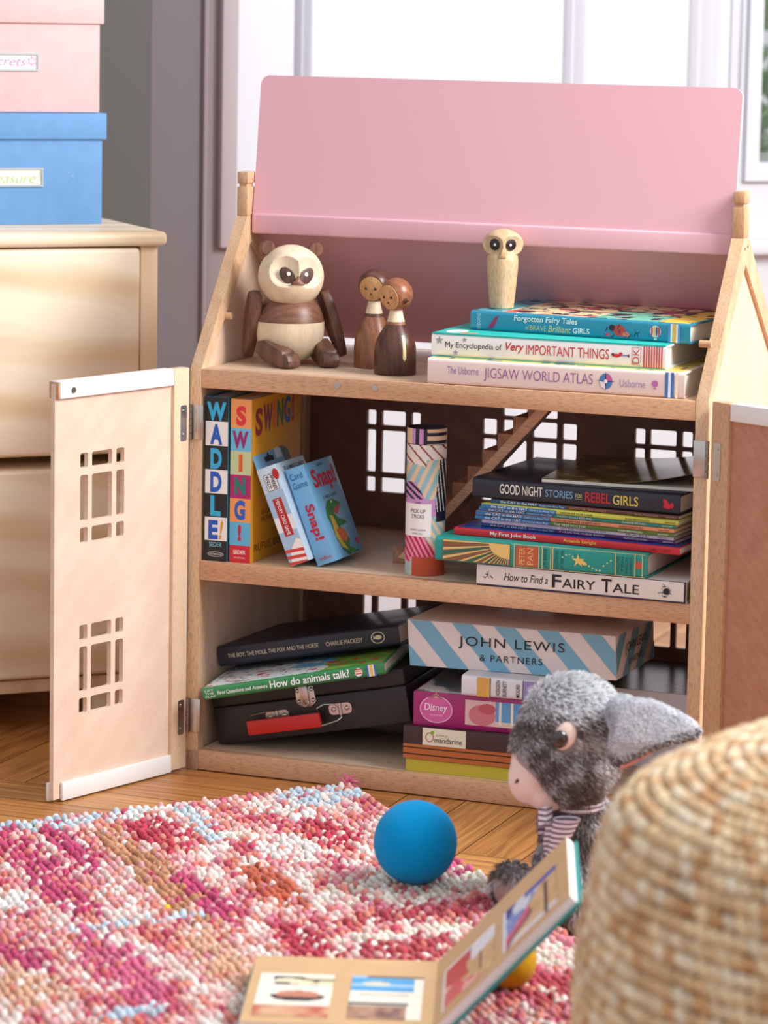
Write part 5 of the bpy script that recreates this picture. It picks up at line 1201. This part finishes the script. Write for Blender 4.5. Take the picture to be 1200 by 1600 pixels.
# ------------------------------------------------------------------ open board book in the foreground
def board_book():
    s_ = Vector((0.33, -0.944, 0)).normalized(); w_ = Vector((-0.944, -0.33, 0)).normalized()
    SP = Vector((0.573, -0.674, 0.0245))
    root = thing('board_book', 'open board book with teal cover and pictures lying on the rug, right page raised', 'book', SP)
    kraft = mat('kraft_page', (214, 176, 132), 0.55, var=0.05, vscale=30); teal = mat('teal_board', (20, 150, 150), 0.45)
    WD, HG = 0.169, 0.19
    def leaf(name, ex, lab):
        ex = ex.normalized(); ey = s_; ez = ex.cross(ey)
        if ez.z < 0: ez = -ez
        M = Matrix(((ex.x, ey.x, ez.x, 0), (ex.y, ey.y, ez.y, 0), (ex.z, ey.z, ez.z, 0), (0, 0, 0, 1)))
        cv = part('cover_board', B().box((0, -0.003, -0.0045), (WD + 0.003, HG + 0.003, -0.0018), 0.0008), teal, root, M=M, label='teal ' + lab + ' cover board')
        pg = part('page_block', B().box((0.001, 0, -0.0018), (WD, HG, 0.0068), 0.001), mat('board_edge', (244, 242, 240), 0.6), root, M=M, label=lab + ' page block')
        pf = part('page_face', B().box((0.0005, 0.0, 0.0068), (WD - 0.0004, HG, 0.0074), 0.0002), kraft, pg, None)
        return pf
    def pic(parent, x0, y0, w, h, fn, lab=None):
        # picture plane: x across from the spine, y down the page
        return picture(parent, 'printed_picture', (x0, y0, 0.0078), (1, 0, 0), (0, 1, 0), w, h, 48, 56, fn)
    pl_ = leaf('left', w_ + Vector((0, 0, 0.004)), 'left')
    cream, navy, sky_, skin, red_ = (248, 242, 226), (40, 40, 60), (90, 170, 222), (206, 140, 116), (210, 60, 70)
    def art_l1(u, v):      # left picture: party food shapes on cream (u from the spine side)
        x = 1 - u
        if 0.07 < v < 0.26 and x > 0.18 + (v - .07) * .2:
            k = vn(x * 8, v * 22); return (246, 232, 196) if k > 0.42 else navy
        if ((x - .55) / .30) ** 2 + ((v - .50) / .10) ** 2 < 1: return skin if v < .56 else navy
        if ((x - .55) / .36) ** 2 + ((v - .53) / .12) ** 2 < 1 and v > .5: return navy
        if v > .75: return blend((226, 190, 150), (190, 80, 70), vn(x * 6, v * 7))
        return cream
    def art_l2(u, v):
        x = 1 - u
        if v < 0.04 and x > .2: return navy
        if v < 0.36 and x < 0.88:
            if ((x - .35) / .2) ** 2 + ((v - .18) / .05) ** 2 < 1: return (226, 222, 200)
            return sky_ if int(v * 16) % 3 else (170, 206, 236)
        if 0.42 < v < 0.455 and .12 < x < .82: return navy
        if 0.62 < v < 0.68 and x < .82: return navy
        if v > .7 and x < .8: return blend((200, 160, 130), (120, 90, 90), vn(x * 9, v * 9))
        return cream
    pic(pl_, 0.094, 0.052, 0.066, 0.12, art_l1); pic(pl_, 0.014, 0.052, 0.064, 0.12, art_l2)
    up = Vector((0.944, 0.33, 0)).normalized() * cos(radians(46.5)) + Vector((0, 0, sin(radians(46.5))))
    pr_ = leaf('right', up, 'right')
    def art_r1(u, v):
        k = .12 * (vn(u * 5 + 2, v * 5) - .5)
        if v < 0.05 or u < .05: return (244, 240, 240)
        if v + k > .42 + .7 * u and v < .95: return (240, 180, 176) if vn(u * 9, v * 9) > .55 else (220, 84, 96)
        if u < .5 + k and v < .62: return (206, 56, 66)
        if u + k > .55 and v < .40 - .2 * (u - .55): return (238, 238, 244)
        if abs(u - .5 - k) < .06 and v < .3: return (84, 84, 170)
        if abs(u - .72) < .02 and .35 < v < .8: return (70, 48, 66)
        return blend((230, 198, 146), (210, 166, 118), vn(u * 8, v * 8))
    def art_r2(u, v):
        k = .12 * (vn(u * 5 + 9, v * 5) - .5)
        if v < .13 and u > .42: return (84, 96, 186)
        if u < .06: return (238, 238, 244)
        if u + k < .2 and v < .24: return (60, 60, 150)
        if v + k < .75 - .9 * u: return (226, 232, 244) if vn(u * 7, v * 5) > .35 else (130, 150, 216)
        if v + k < 1.02 - .95 * u and u < .5: return (226, 96, 128)
        if abs(v + .75 * u - .98 + k) < .07 and u < .55: return (70, 50, 56)
        if abs(u - .80) < .025 and v > .2: return (78, 54, 70)
        if v > .9: return (240, 238, 236)
        return blend((234, 204, 156), (212, 172, 124), vn(u * 8, v * 8))
    pic(pr_, 0.014, 0.056, 0.064, 0.118, art_r1); pic(pr_, 0.088, 0.056, 0.066, 0.118, art_r2)
    b = B(); b.tube([Vector((0, 0, -0.001)), s_ * HG + Vector((0, 0, -0.001))], 0.0042, 10); part('spine', b, teal, root)
board_book()

# ------------------------------------------------------------------ plush rabbit
def blobs(parts_, voxel, smooth_it=6):
    b = B()
    for c, r, *rest in parts_: b.ball(c, r, 20, 14, M=rest[0] if rest else None)
    o = part('tmp', b, None, None, None)
    m = o.modifiers.new('r', 'REMESH'); m.mode = 'VOXEL'; m.voxel_size = voxel
    s_ = o.modifiers.new('s', 'SMOOTH'); s_.iterations = smooth_it; s_.factor = 0.6
    dg = bpy.context.evaluated_depsgraph_get(); dg.update()
    me = bpy.data.meshes.new_from_object(o.evaluated_get(dg)); old = o.data
    bpy.data.objects.remove(o); bpy.data.meshes.remove(old); me.materials.clear(); return me

def tri_data(me):
    me.calc_loop_triangles(); nt_ = len(me.loop_triangles)
    t = np.empty(nt_ * 3, np.int32); me.loop_triangles.foreach_get('vertices', t); t = t.reshape(-1, 3)
    co = np.empty(len(me.vertices) * 3, np.float64); me.vertices.foreach_get('co', co); co = co.reshape(-1, 3)
    return co[t]

def fur(me, n, length, flow, colf, keep=None, seed=0, width=0.0009, lay=1.1):
    rng = np.random.RandomState(seed); T = tri_data(me)
    nr = np.cross(T[:, 1] - T[:, 0], T[:, 2] - T[:, 0]); ar = np.linalg.norm(nr, axis=1); nr /= ar[:, None] + 1e-12
    i = rng.choice(len(T), n, p=ar / ar.sum()); u, v = rng.rand(n), rng.rand(n); f = u + v > 1; u[f], v[f] = 1 - u[f], 1 - v[f]
    P = T[i, 0] + u[:, None] * (T[i, 1] - T[i, 0]) + v[:, None] * (T[i, 2] - T[i, 0]); N = nr[i]
    if keep is not None:
        k = keep(P); P, N = P[k], N[k]; n = len(P)
    fl = flow(P); fl = fl - N * (fl * N).sum(1)[:, None]
    fl /= np.linalg.norm(fl, axis=1)[:, None] + 1e-9
    D = N + fl * lay + rng.normal(0, 0.35, (n, 3)); D /= np.linalg.norm(D, axis=1)[:, None]
    L = (length * rng.uniform(0.6, 1.25, n))[:, None]
    S_ = np.cross(D, N + rng.normal(0, .3, (n, 3))); S_ /= np.linalg.norm(S_, axis=1)[:, None] + 1e-9
    Wd = (width * rng.uniform(.7, 1.3, n))[:, None]
    bend = D * 0.5 + fl * 0.5 - N * 0.1
    V = np.stack([P - N * .0008 - S_ * Wd, P - N * .0008 + S_ * Wd, P + D * L * .55 + S_ * Wd * .7, P + D * L * .55 - S_ * Wd * .7, P + D * L * .55 + bend * L * .45], 1)
    Q = np.arange(n)[:, None] * 5
    Tr = np.concatenate([Q + [0, 1, 2], Q + [0, 2, 3], Q + [3, 2, 4]], 0)
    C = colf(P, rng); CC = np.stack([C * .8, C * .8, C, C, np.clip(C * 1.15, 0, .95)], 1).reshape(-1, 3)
    return raw_mesh('fur', V.reshape(-1, 3), Tr, CC)

def fibre_mat():
    """plush fibres let some light through"""
    m = dye_mat('plush_fur', rough=0.8, sheen=0.3, spec=0.2); nt = m.node_tree
    if nt.nodes.get('through'): return m
    a = next(n for n in nt.nodes if n.type == 'ATTRIBUTE'); b = nt.nodes['Principled BSDF']; o = next(n for n in nt.nodes if n.type == 'OUTPUT_MATERIAL')
    t = nt.nodes.new('ShaderNodeBsdfTranslucent'); t.name = 'through'; mx = nt.nodes.new('ShaderNodeMixShader'); mx.inputs[0].default_value = 0.45
    nt.links.new(a.outputs['Color'], t.inputs['Color']); nt.links.new(b.outputs[0], mx.inputs[1]); nt.links.new(t.outputs[0], mx.inputs[2]); nt.links.new(mx.outputs[0], o.inputs[0])
    return m

def make_rabbit():
    X = lambda px: (px - 905) * 0.000637
    Zp = lambda py: 0.0454 + (1360 - py) * 0.000652
    R0 = thing('plush_rabbit', 'grey plush rabbit with floppy ear and striped neck bow sitting behind the pouf', 'soft toy', (0.607, -0.372, 0.0), (0, 0, radians(21.5)))
    def pt(px, py, y=0.0): return (X(px), y, Zp(py))
    rotY = lambda a: Matrix.Rotation(radians(a), 4, 'Y')
    bodyparts = [
        (pt(888, 1132, 0.004), (0.0500, 0.046, 0.048)), (pt(862, 1172, 0.0), (0.0440, 0.041, 0.046)), (pt(884, 1196, 0.0), (0.045, 0.042, 0.041)), (pt(905, 1165, 0.01), (0.045, 0.044, 0.046)),
        (pt(838, 1150, 0.0), (0.024, 0.025, 0.030)),
        (pt(900, 1268, 0.015), (0.026, 0.028, 0.035)),
        (pt(912, 1330, 0.02), (0.043, 0.045, 0.050)), (pt(916, 1385, 0.02), (0.052, 0.055, 0.046)),
        # forelegs and hind feet
        (pt(862, 1312, -0.01), (0.012, 0.013, 0.038), rotY(-14)), (pt(852, 1350, -0.015), (0.012, 0.014, 0.022), rotY(-8)),
        (pt(866, 1400, -0.01), (0.036, 0.020, 0.016)), (pt(830, 1392, -0.02), (0.026, 0.019, 0.018)), (pt(797, 1376, -0.024), (0.0215, 0.0195, 0.0235)),
        (pt(880, 1400, -0.055), (0.035, 0.019, 0.017)), (pt(905, 1392, -0.07), (0.024, 0.020, 0.021))]
    me = blobs(bodyparts, 0.0045)
    # pull the belly flat onto the rug
    for v in me.vertices:
        if v.co.z < 0.013: v.co.z = 0.013
    me2 = me.copy()
    body = link('body', me, mat('grey_plush', (150, 144, 146), 0.95, bump=0.8, bscale=300, sheen=0.5), R0, 180)
    muz = lambda P: ((P[:, 0] - X(826)) / 0.026) ** 2 + ((P[:, 2] - Zp(1212)) / 0.037) ** 2
    def keep(P):
        d = (P[:, 0] - X(838)) * 0.80 + (P[:, 2] - Zp(1212)) * 0.52
        face = (d < 0.0) & (P[:, 2] > Zp(1262)) & (P[:, 2] < Zp(1172)) & (P[:, 0] < X(862))
        eye = ((P[:, 0] - X(870)) / 0.0125) ** 2 + ((P[:, 2] - Zp(1138)) / 0.016) ** 2 < 1
        sole = (P[:, 0] < X(806)) & (P[:, 2] < Zp(1362)) & (P[:, 2] > Zp(1400)) & (P[:, 1] < -0.03)
        return ~(face | (eye & (P[:, 1] < -0.01)) | sole)
    def flow(P):
        f = np.zeros_like(P); f[:, 0] = 0.8; f[:, 2] = -0.55
        low = P[:, 2] < Zp(1250); f[low, 0] = 0.1; f[low, 2] = -1
        return f
    cs = np.array([lin(c) for c in ((122, 112, 110), (162, 154, 154), (200, 196, 198), (226, 226, 230), (142, 126, 120))])
    def colf(P, rng):
        nz = np.array([vn(p[0] * 90 + 3, p[2] * 90 + p[1] * 40) for p in P])
        t = np.clip(nz * 1.15 - .1 + rng.normal(0, .18, len(P)), 0, .999); k = np.array([0, 4, 1, 2, 3])[(t * 5).astype(int)]
        c = cs[k] * rng.uniform(.85, 1.1, (len(P), 1)); fr = rng.rand(len(P)) < np.clip((P[:, 2] - Zp(1130)) / 0.022, 0, .88); c[fr] = np.array(lin((236, 239, 245)))  # crown hairs whitened towards the top: light from above put into their colour
        return np.clip(c, 0, .9)
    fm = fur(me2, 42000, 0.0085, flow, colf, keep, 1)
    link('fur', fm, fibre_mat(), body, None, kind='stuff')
    # pale muzzle
    mz = blobs([(pt(826, 1210, -0.003), (0.0235, 0.026, 0.031), rotY(14)), (pt(818, 1188, -0.002), (0.0165, 0.020, 0.022), rotY(10)), (pt(846, 1240, -0.004), (0.022, 0.024, 0.017), rotY(26))], 0.0035, 4)
    velour = mat('cream_velour', (244, 218, 206), 0.9, bump=0.5, bscale=900, sheen=0.4)
    mo = link('muzzle', mz, velour, body, 180)
    part('nostril', B().ball(pt(803, 1214, -0.0215), (0.0042, 0.0022, 0.0018), 14, 8, M=rotY(-40)), mat('brown_thread', (96, 60, 56), 0.8), mo)
    # eye: cream patch with a dark bead
    ep = B(); ep.ball(pt(872, 1137, -0.0405), (0.0108, 0.0050, 0.0150), 24, 14, M=rotY(24)); part('eye_patch', ep, velour, body)
    eb = B(); eb.ball(pt(863, 1141, -0.0450), (0.0088, 0.0052, 0.0090), 24, 16); part('eye', eb, mat('bead_brown', (40, 26, 26), 0.12, coat=1.0), body)
    # ear: floppy, falling back over the pouf
    out = [(938, 1150), (944, 1122), (956, 1098), (972, 1086), (1000, 1088), (1035, 1102), (1062, 1116), (1076, 1130), (1066, 1140), (1035, 1146), (1000, 1160), (975, 1176), (952, 1188), (938, 1176)]
    b = B(); b.prism([(X(p), Zp(q)) for p, q in out], 1, -0.066, -0.053)
    b.ball(pt(958, 1112, -0.046), (0.016, 0.018, 0.018), 16, 10)
    o = part('tmp', b, None, None, None); m = o.modifiers.new('r', 'REMESH'); m.mode = 'VOXEL'; m.voxel_size = 0.003; s_ = o.modifiers.new('s', 'SMOOTH'); s_.iterations = 10; s_.factor = .6
    dg = bpy.context.evaluated_depsgraph_get(); dg.update(); em = bpy.data.meshes.new_from_object(o.evaluated_get(dg)); bpy.data.objects.remove(o); em.materials.clear()
    # let the sheet droop away from the viewer at its tip and bulge along its crown
    for v in em.vertices:
        u = (v.co.x - X(940)) / (X(1076) - X(940)); v.co.z += 0.0085; v.co.y += 0.004 * u * u - 0.012 * max(0, 1 - abs((v.co.z - Zp(1130)) / 0.030)) * (0.4 + 0.6 * max(0, min(1, u)))
    em2 = em.copy()
    ear = link('ear', em, mat('ear_plush_lit', (228, 231, 238), 0.95, bump=0.8, bscale=300), body, 180)  # near ear whitened: the light on it is put into the plush colour
    def fe(P): f = np.zeros_like(P); f[:, 0] = 1; f[:, 2] = -.35; return f
    ec = np.array([lin(c) for c in ((222, 224, 230), (234, 237, 243), (243, 245, 249), (170, 164, 168))])  # near-white ear hairs carry the same painted light
    def cole(P, rng):
        nz = np.array([vn(p[0] * 60, p[2] * 60 + 7) for p in P]); t = np.clip(.35 + .6 * nz + rng.normal(0, .15, len(P)), 0, .999)
        c = ec[np.array([0, 0, 1, 2])[(t * 4).astype(int)]]
        edge = 0.0085 + np.interp(P[:, 0], [X(938), X(955), X(1000), X(1066)], [Zp(1176), Zp(1186), Zp(1160), Zp(1140)])
        dk = rng.rand(len(P)) < np.clip(1.0 - (P[:, 2] - edge) / 0.012, 0, .75); c[dk] = np.array(lin((112, 104, 108)))
        return c
    link('ear_fur', fur(em2, 15000, 0.0048, fe, cole, None, 3, 0.0007), fibre_mat(), ear, None, kind='stuff')
    b = B(); b.prism([(X(p), Zp(q)) for p, q in [(952, 1186), (975, 1172), (1002, 1155), (1035, 1142), (1030, 1150), (1000, 1166), (975, 1182), (955, 1191)]], 1, -0.069, -0.056, bev=0.002)
    bmesh.ops.translate(b.bm, vec=(0, 0, 0.0085), verts=b.bm.verts[:])
    part('ear_lining', b, mat('pink_lining', (206, 140, 126), 0.9), ear)
    # small far ear root on the other side, folded back
    em3 = em2.copy()
    for v in em3.vertices: v.co.y = -v.co.y - 0.004; v.co.x -= 0.020; v.co.z -= 0.034
    em3.flip_normals(); link('ear', em3, mat('grey_plush', (150, 144, 146)), body, 180)
    # striped bow
    def stripe_mat():
        m = bpy.data.materials.new('striped_ribbon'); m.use_nodes = True; nt = m.node_tree; bb = nt.nodes['Principled BSDF']; bb.inputs['Roughness'].default_value = .6
        tc = nt.nodes.new('ShaderNodeTexCoord'); w = nt.nodes.new('ShaderNodeTexWave'); w.bands_direction = 'Z'; w.inputs['Scale'].default_value = 62; w.inputs['Distortion'].default_value = 0.4
        r = nt.nodes.new('ShaderNodeValToRGB'); r.color_ramp.interpolation = 'CONSTANT'; r.color_ramp.elements[0].color = (*lin((112, 92, 108)), 1); r.color_ramp.elements[1].position = .42; r.color_ramp.elements[1].color = (*lin((228, 214, 224)), 1)
        nt.links.new(tc.outputs['Object'], w.inputs['Vector']); nt.links.new(w.outputs['Fac'], r.inputs['Fac']); nt.links.new(r.outputs['Color'], bb.inputs['Base Color']); return m
    rib = stripe_mat()
    def ribbon(path, half):
        b = B(); P = [Vector(p) for p in path]
        for k in range(len(P) - 1):
            h0, h1 = Vector(half), Vector(half)
            b.hexa([P[k] - h0, P[k] + h0, P[k + 1] + h1, P[k + 1] - h1] + [q + Vector((0, -0.0008, 0.0004)) for q in (P[k] - h0, P[k] + h0, P[k + 1] + h1, P[k + 1] - h1)])
        return b
    bow = part('bow', ribbon([pt(856, 1262, -0.034), pt(846, 1258, -0.044), pt(834, 1262, -0.042), pt(834, 1278, -0.038), pt(846, 1276, -0.036), pt(856, 1266, -0.034)], (0.0, 0.004, 0.0075)), rib, R0, 30)
    def loop(cx, cz, rx, rz, lean, n=16):
        b = B(); prev = None
        for k in range(n + 1):
            a = 2 * pi * k / n; 
            top_ = Vector(pt(cx, cz, -0.046)) + Vector((rx * cos(a), rx * .8 * sin(a), 0.0)); bot = top_ + Vector(lean)
            bot = Vector(pt(cx, cz, -0.046)) + Vector(lean) + Vector((rx * .55 * cos(a), rx * .5 * sin(a), 0))
            if prev: b.poly([prev[0], top_, bot, prev[1]])
            prev = (top_, bot)
        return b
    part('ribbon_loop', loop(878, 1262, 0.0135, 0.01, (-0.012, 0.0, -0.038)), rib, bow, 60)
    part('ribbon_tail', ribbon([pt(852, 1272, -0.044), pt(848, 1300, -0.045), pt(853, 1326, -0.043)], (0.004, 0.0, 0.0)), rib, bow, 30)
    part('ribbon_tail', ribbon([pt(858, 1310, -0.047), pt(864, 1330, -0.047), pt(870, 1352, -0.046)], (0.006, 0.0, 0.0)), rib, bow, 30)
    b = B(); b.lathe([(0.0285, Zp(1268)), (0.0300, Zp(1262)), (0.0292, Zp(1254))], 40, 0, Matrix.Translation((X(896), 0.012, 0))); part('neck_ribbon', b, rib, bow)
    # foot sole pad
    so = B(); so.ball(pt(790, 1384, -0.0375), (0.0125, 0.0065, 0.0130), 18, 12); part('foot_pad', so, mat('taupe_velour', (150, 124, 120), 0.9, bump=.5, bscale=800), body)
make_rabbit()

# ------------------------------------------------------------------ braided pouf
def make_pouf():
    rng = np.random.RandomState(21)
    PC = (1.1175, -1.0246)
    prof = []
    def add(pts, step=0.0118):
        d = [0.0]
        for i in range(1, len(pts)): d.append(d[-1] + hypot(pts[i][0] - pts[i - 1][0], pts[i][1] - pts[i - 1][1]))
        m = int(d[-1] / step); q = np.linspace(0, d[-1], m + 1)
        prof.extend(zip(np.interp(q, d, [p[0] for p in pts]).tolist(), np.interp(q, d, [p[1] for p in pts]).tolist())); return
        for i in range(len(pts) - 1):
            (r0, z0), (r1, z1) = pts[i], pts[i + 1]; n = max(1, int(round(hypot(r1 - r0, z1 - z0) / step)))
            for k in range(n): prof.append((r0 + (r1 - r0) * k / n, z0 + (z1 - z0) * k / n))
    crv = [(0.012, 0.360), (0.08, 0.3585), (0.15, 0.352), (0.20, 0.340), (0.236, 0.323)]
    arc_ = [(0.2077 + 0.067 * sin(radians(a)), 0.2623 + 0.067 * cos(radians(a))) for a in range(25, 86, 10)]
    side = [(0.2765, 0.252), (0.287, 0.20), (0.288, 0.13), (0.284, 0.07), (0.272, 0.03), (0.258, 0.012)]
    add(crv + arc_[1:] + side)
    prof = prof + [(0.25, 0.010)]
    seg, rg = 8, 5
    kv = [(0, 0, -1.0)] + [(sin(pi * r / rg) * cos(2 * pi * s_ / seg), sin(pi * r / rg) * sin(2 * pi * s_ / seg), -cos(pi * r / rg)) for r in range(1, rg) for s_ in range(seg)] + [(0, 0, 1.0)]
    kv = np.array(kv); nk = len(kv); ring = lambda r, s_: 1 + (r - 1) * seg + s_ % seg; T = []
    for r in range(1, rg - 1):
        for s_ in range(seg): T += [(ring(r, s_), ring(r, s_ + 1), ring(r + 1, s_ + 1)), (ring(r, s_), ring(r + 1, s_ + 1), ring(r + 1, s_))]
    T += [(0, ring(1, s_ + 1), ring(1, s_)) for s_ in range(seg)] + [(nk - 1, ring(rg - 1, s_), ring(rg - 1, s_ + 1)) for s_ in range(seg)]; T = np.array(T)
    P = []; C = []; cnt = 0
    base = [lin(c) for c in ((234, 208, 170), (224, 188, 146), (206, 158, 112), (242, 226, 200))]
    for i, (r, z) in enumerate(prof):
        j = min(i + 1, len(prof) - 1); k0 = max(i - 1, 0); tv = Vector((prof[j][0] - prof[k0][0], prof[j][1] - prof[k0][1])); tv.normalize() if tv.length else None
        nrm = Vector((-tv.y, tv.x)) * -1.0
        nrm = Vector((tv.y * -1, tv.x)) ; nrm = Vector((-tv.y, tv.x))
        if nrm.x < 0 and nrm.y < 0: nrm = -nrm
        m = max(5, int(2 * pi * r / 0.0115)); ph = rng.rand() * 6.28
        for s_ in range(m):
            a = ph + 2 * pi * s_ / m; er = np.array((cos(a), sin(a), 0)); et = np.array((-sin(a), cos(a), 0))
            n3 = er * nrm.x + np.array((0, 0, nrm.y)); t3 = er * tv.x + np.array((0, 0, tv.y))
            sk = 0.55 * (1 if s_ % 2 else 1) + rng.normal(0, .1)
            e1 = et * cos(sk) + t3 * sin(sk); e2 = -et * sin(sk) + t3 * cos(sk)
            X = kv * np.array((0.0088, 0.0056, 0.0056)) * rng.uniform(.88, 1.15)
            c0 = np.array((r * cos(a), r * sin(a), z)) + n3 * rng.uniform(-.001, .001)
            P.append(c0 + X[:, :1] * e1 + X[:, 1:2] * e2 + X[:, 2:] * n3)
            cc = np.array(base[rng.choice(4, p=[.4, .3, .15, .15])]) * rng.uniform(.85, 1.08); C.append(np.repeat(cc[None], nk, 0)); cnt += 1
    FF = (T[None] + (np.arange(cnt) * nk)[:, None, None]).reshape(-1, 3)
    root = thing('pouf', 'round braided jute pouf at the right, on the rug', 'pouf', (PC[0], PC[1], 0.004))
    b = B(); b.lathe([(0, 0.002), (0.25, 0.004)] + [(r - 0.002, z) for r, z in prof[::-1]] + [(0, 0.343)], 72); part('core', b, mat('jute_core', (112, 76, 44), 0.95), root, 180)
    link('braid', raw_mesh('braid', np.concatenate(P), FF, np.concatenate(C)), dye_mat('jute_braid', rough=0.9, bump=0.8, bscale=600, sheen=0.15, spec=0.15), root, 180, kind='stuff')
    # loose fibres standing off the braid
    V = []; F_ = []
    for k in range(1500):
        i = rng.randint(0, len(prof)); r, z = prof[i]; a = rng.rand() * 6.283; p = np.array((r * cos(a), r * sin(a), z)); n3 = np.array((cos(a) * min(1, r / .25), sin(a) * min(1, r / .25), .7 if z > .25 else .1))
        d = n3 * rng.uniform(.004, .010) + rng.normal(0, .006, 3); s_ = rng.normal(0, 1, 3); s_ *= 0.00025 / np.linalg.norm(s_); q = len(V)
        p = p + n3 * .004; V += [p - s_, p + s_, p + d]; F_.append((q, q + 1, q + 2))
    link('loose_fibres', raw_mesh('loose_fibres', V, F_), mat('jute_fibre', (226, 204, 160), 0.9), root, None, kind='stuff')
make_pouf()
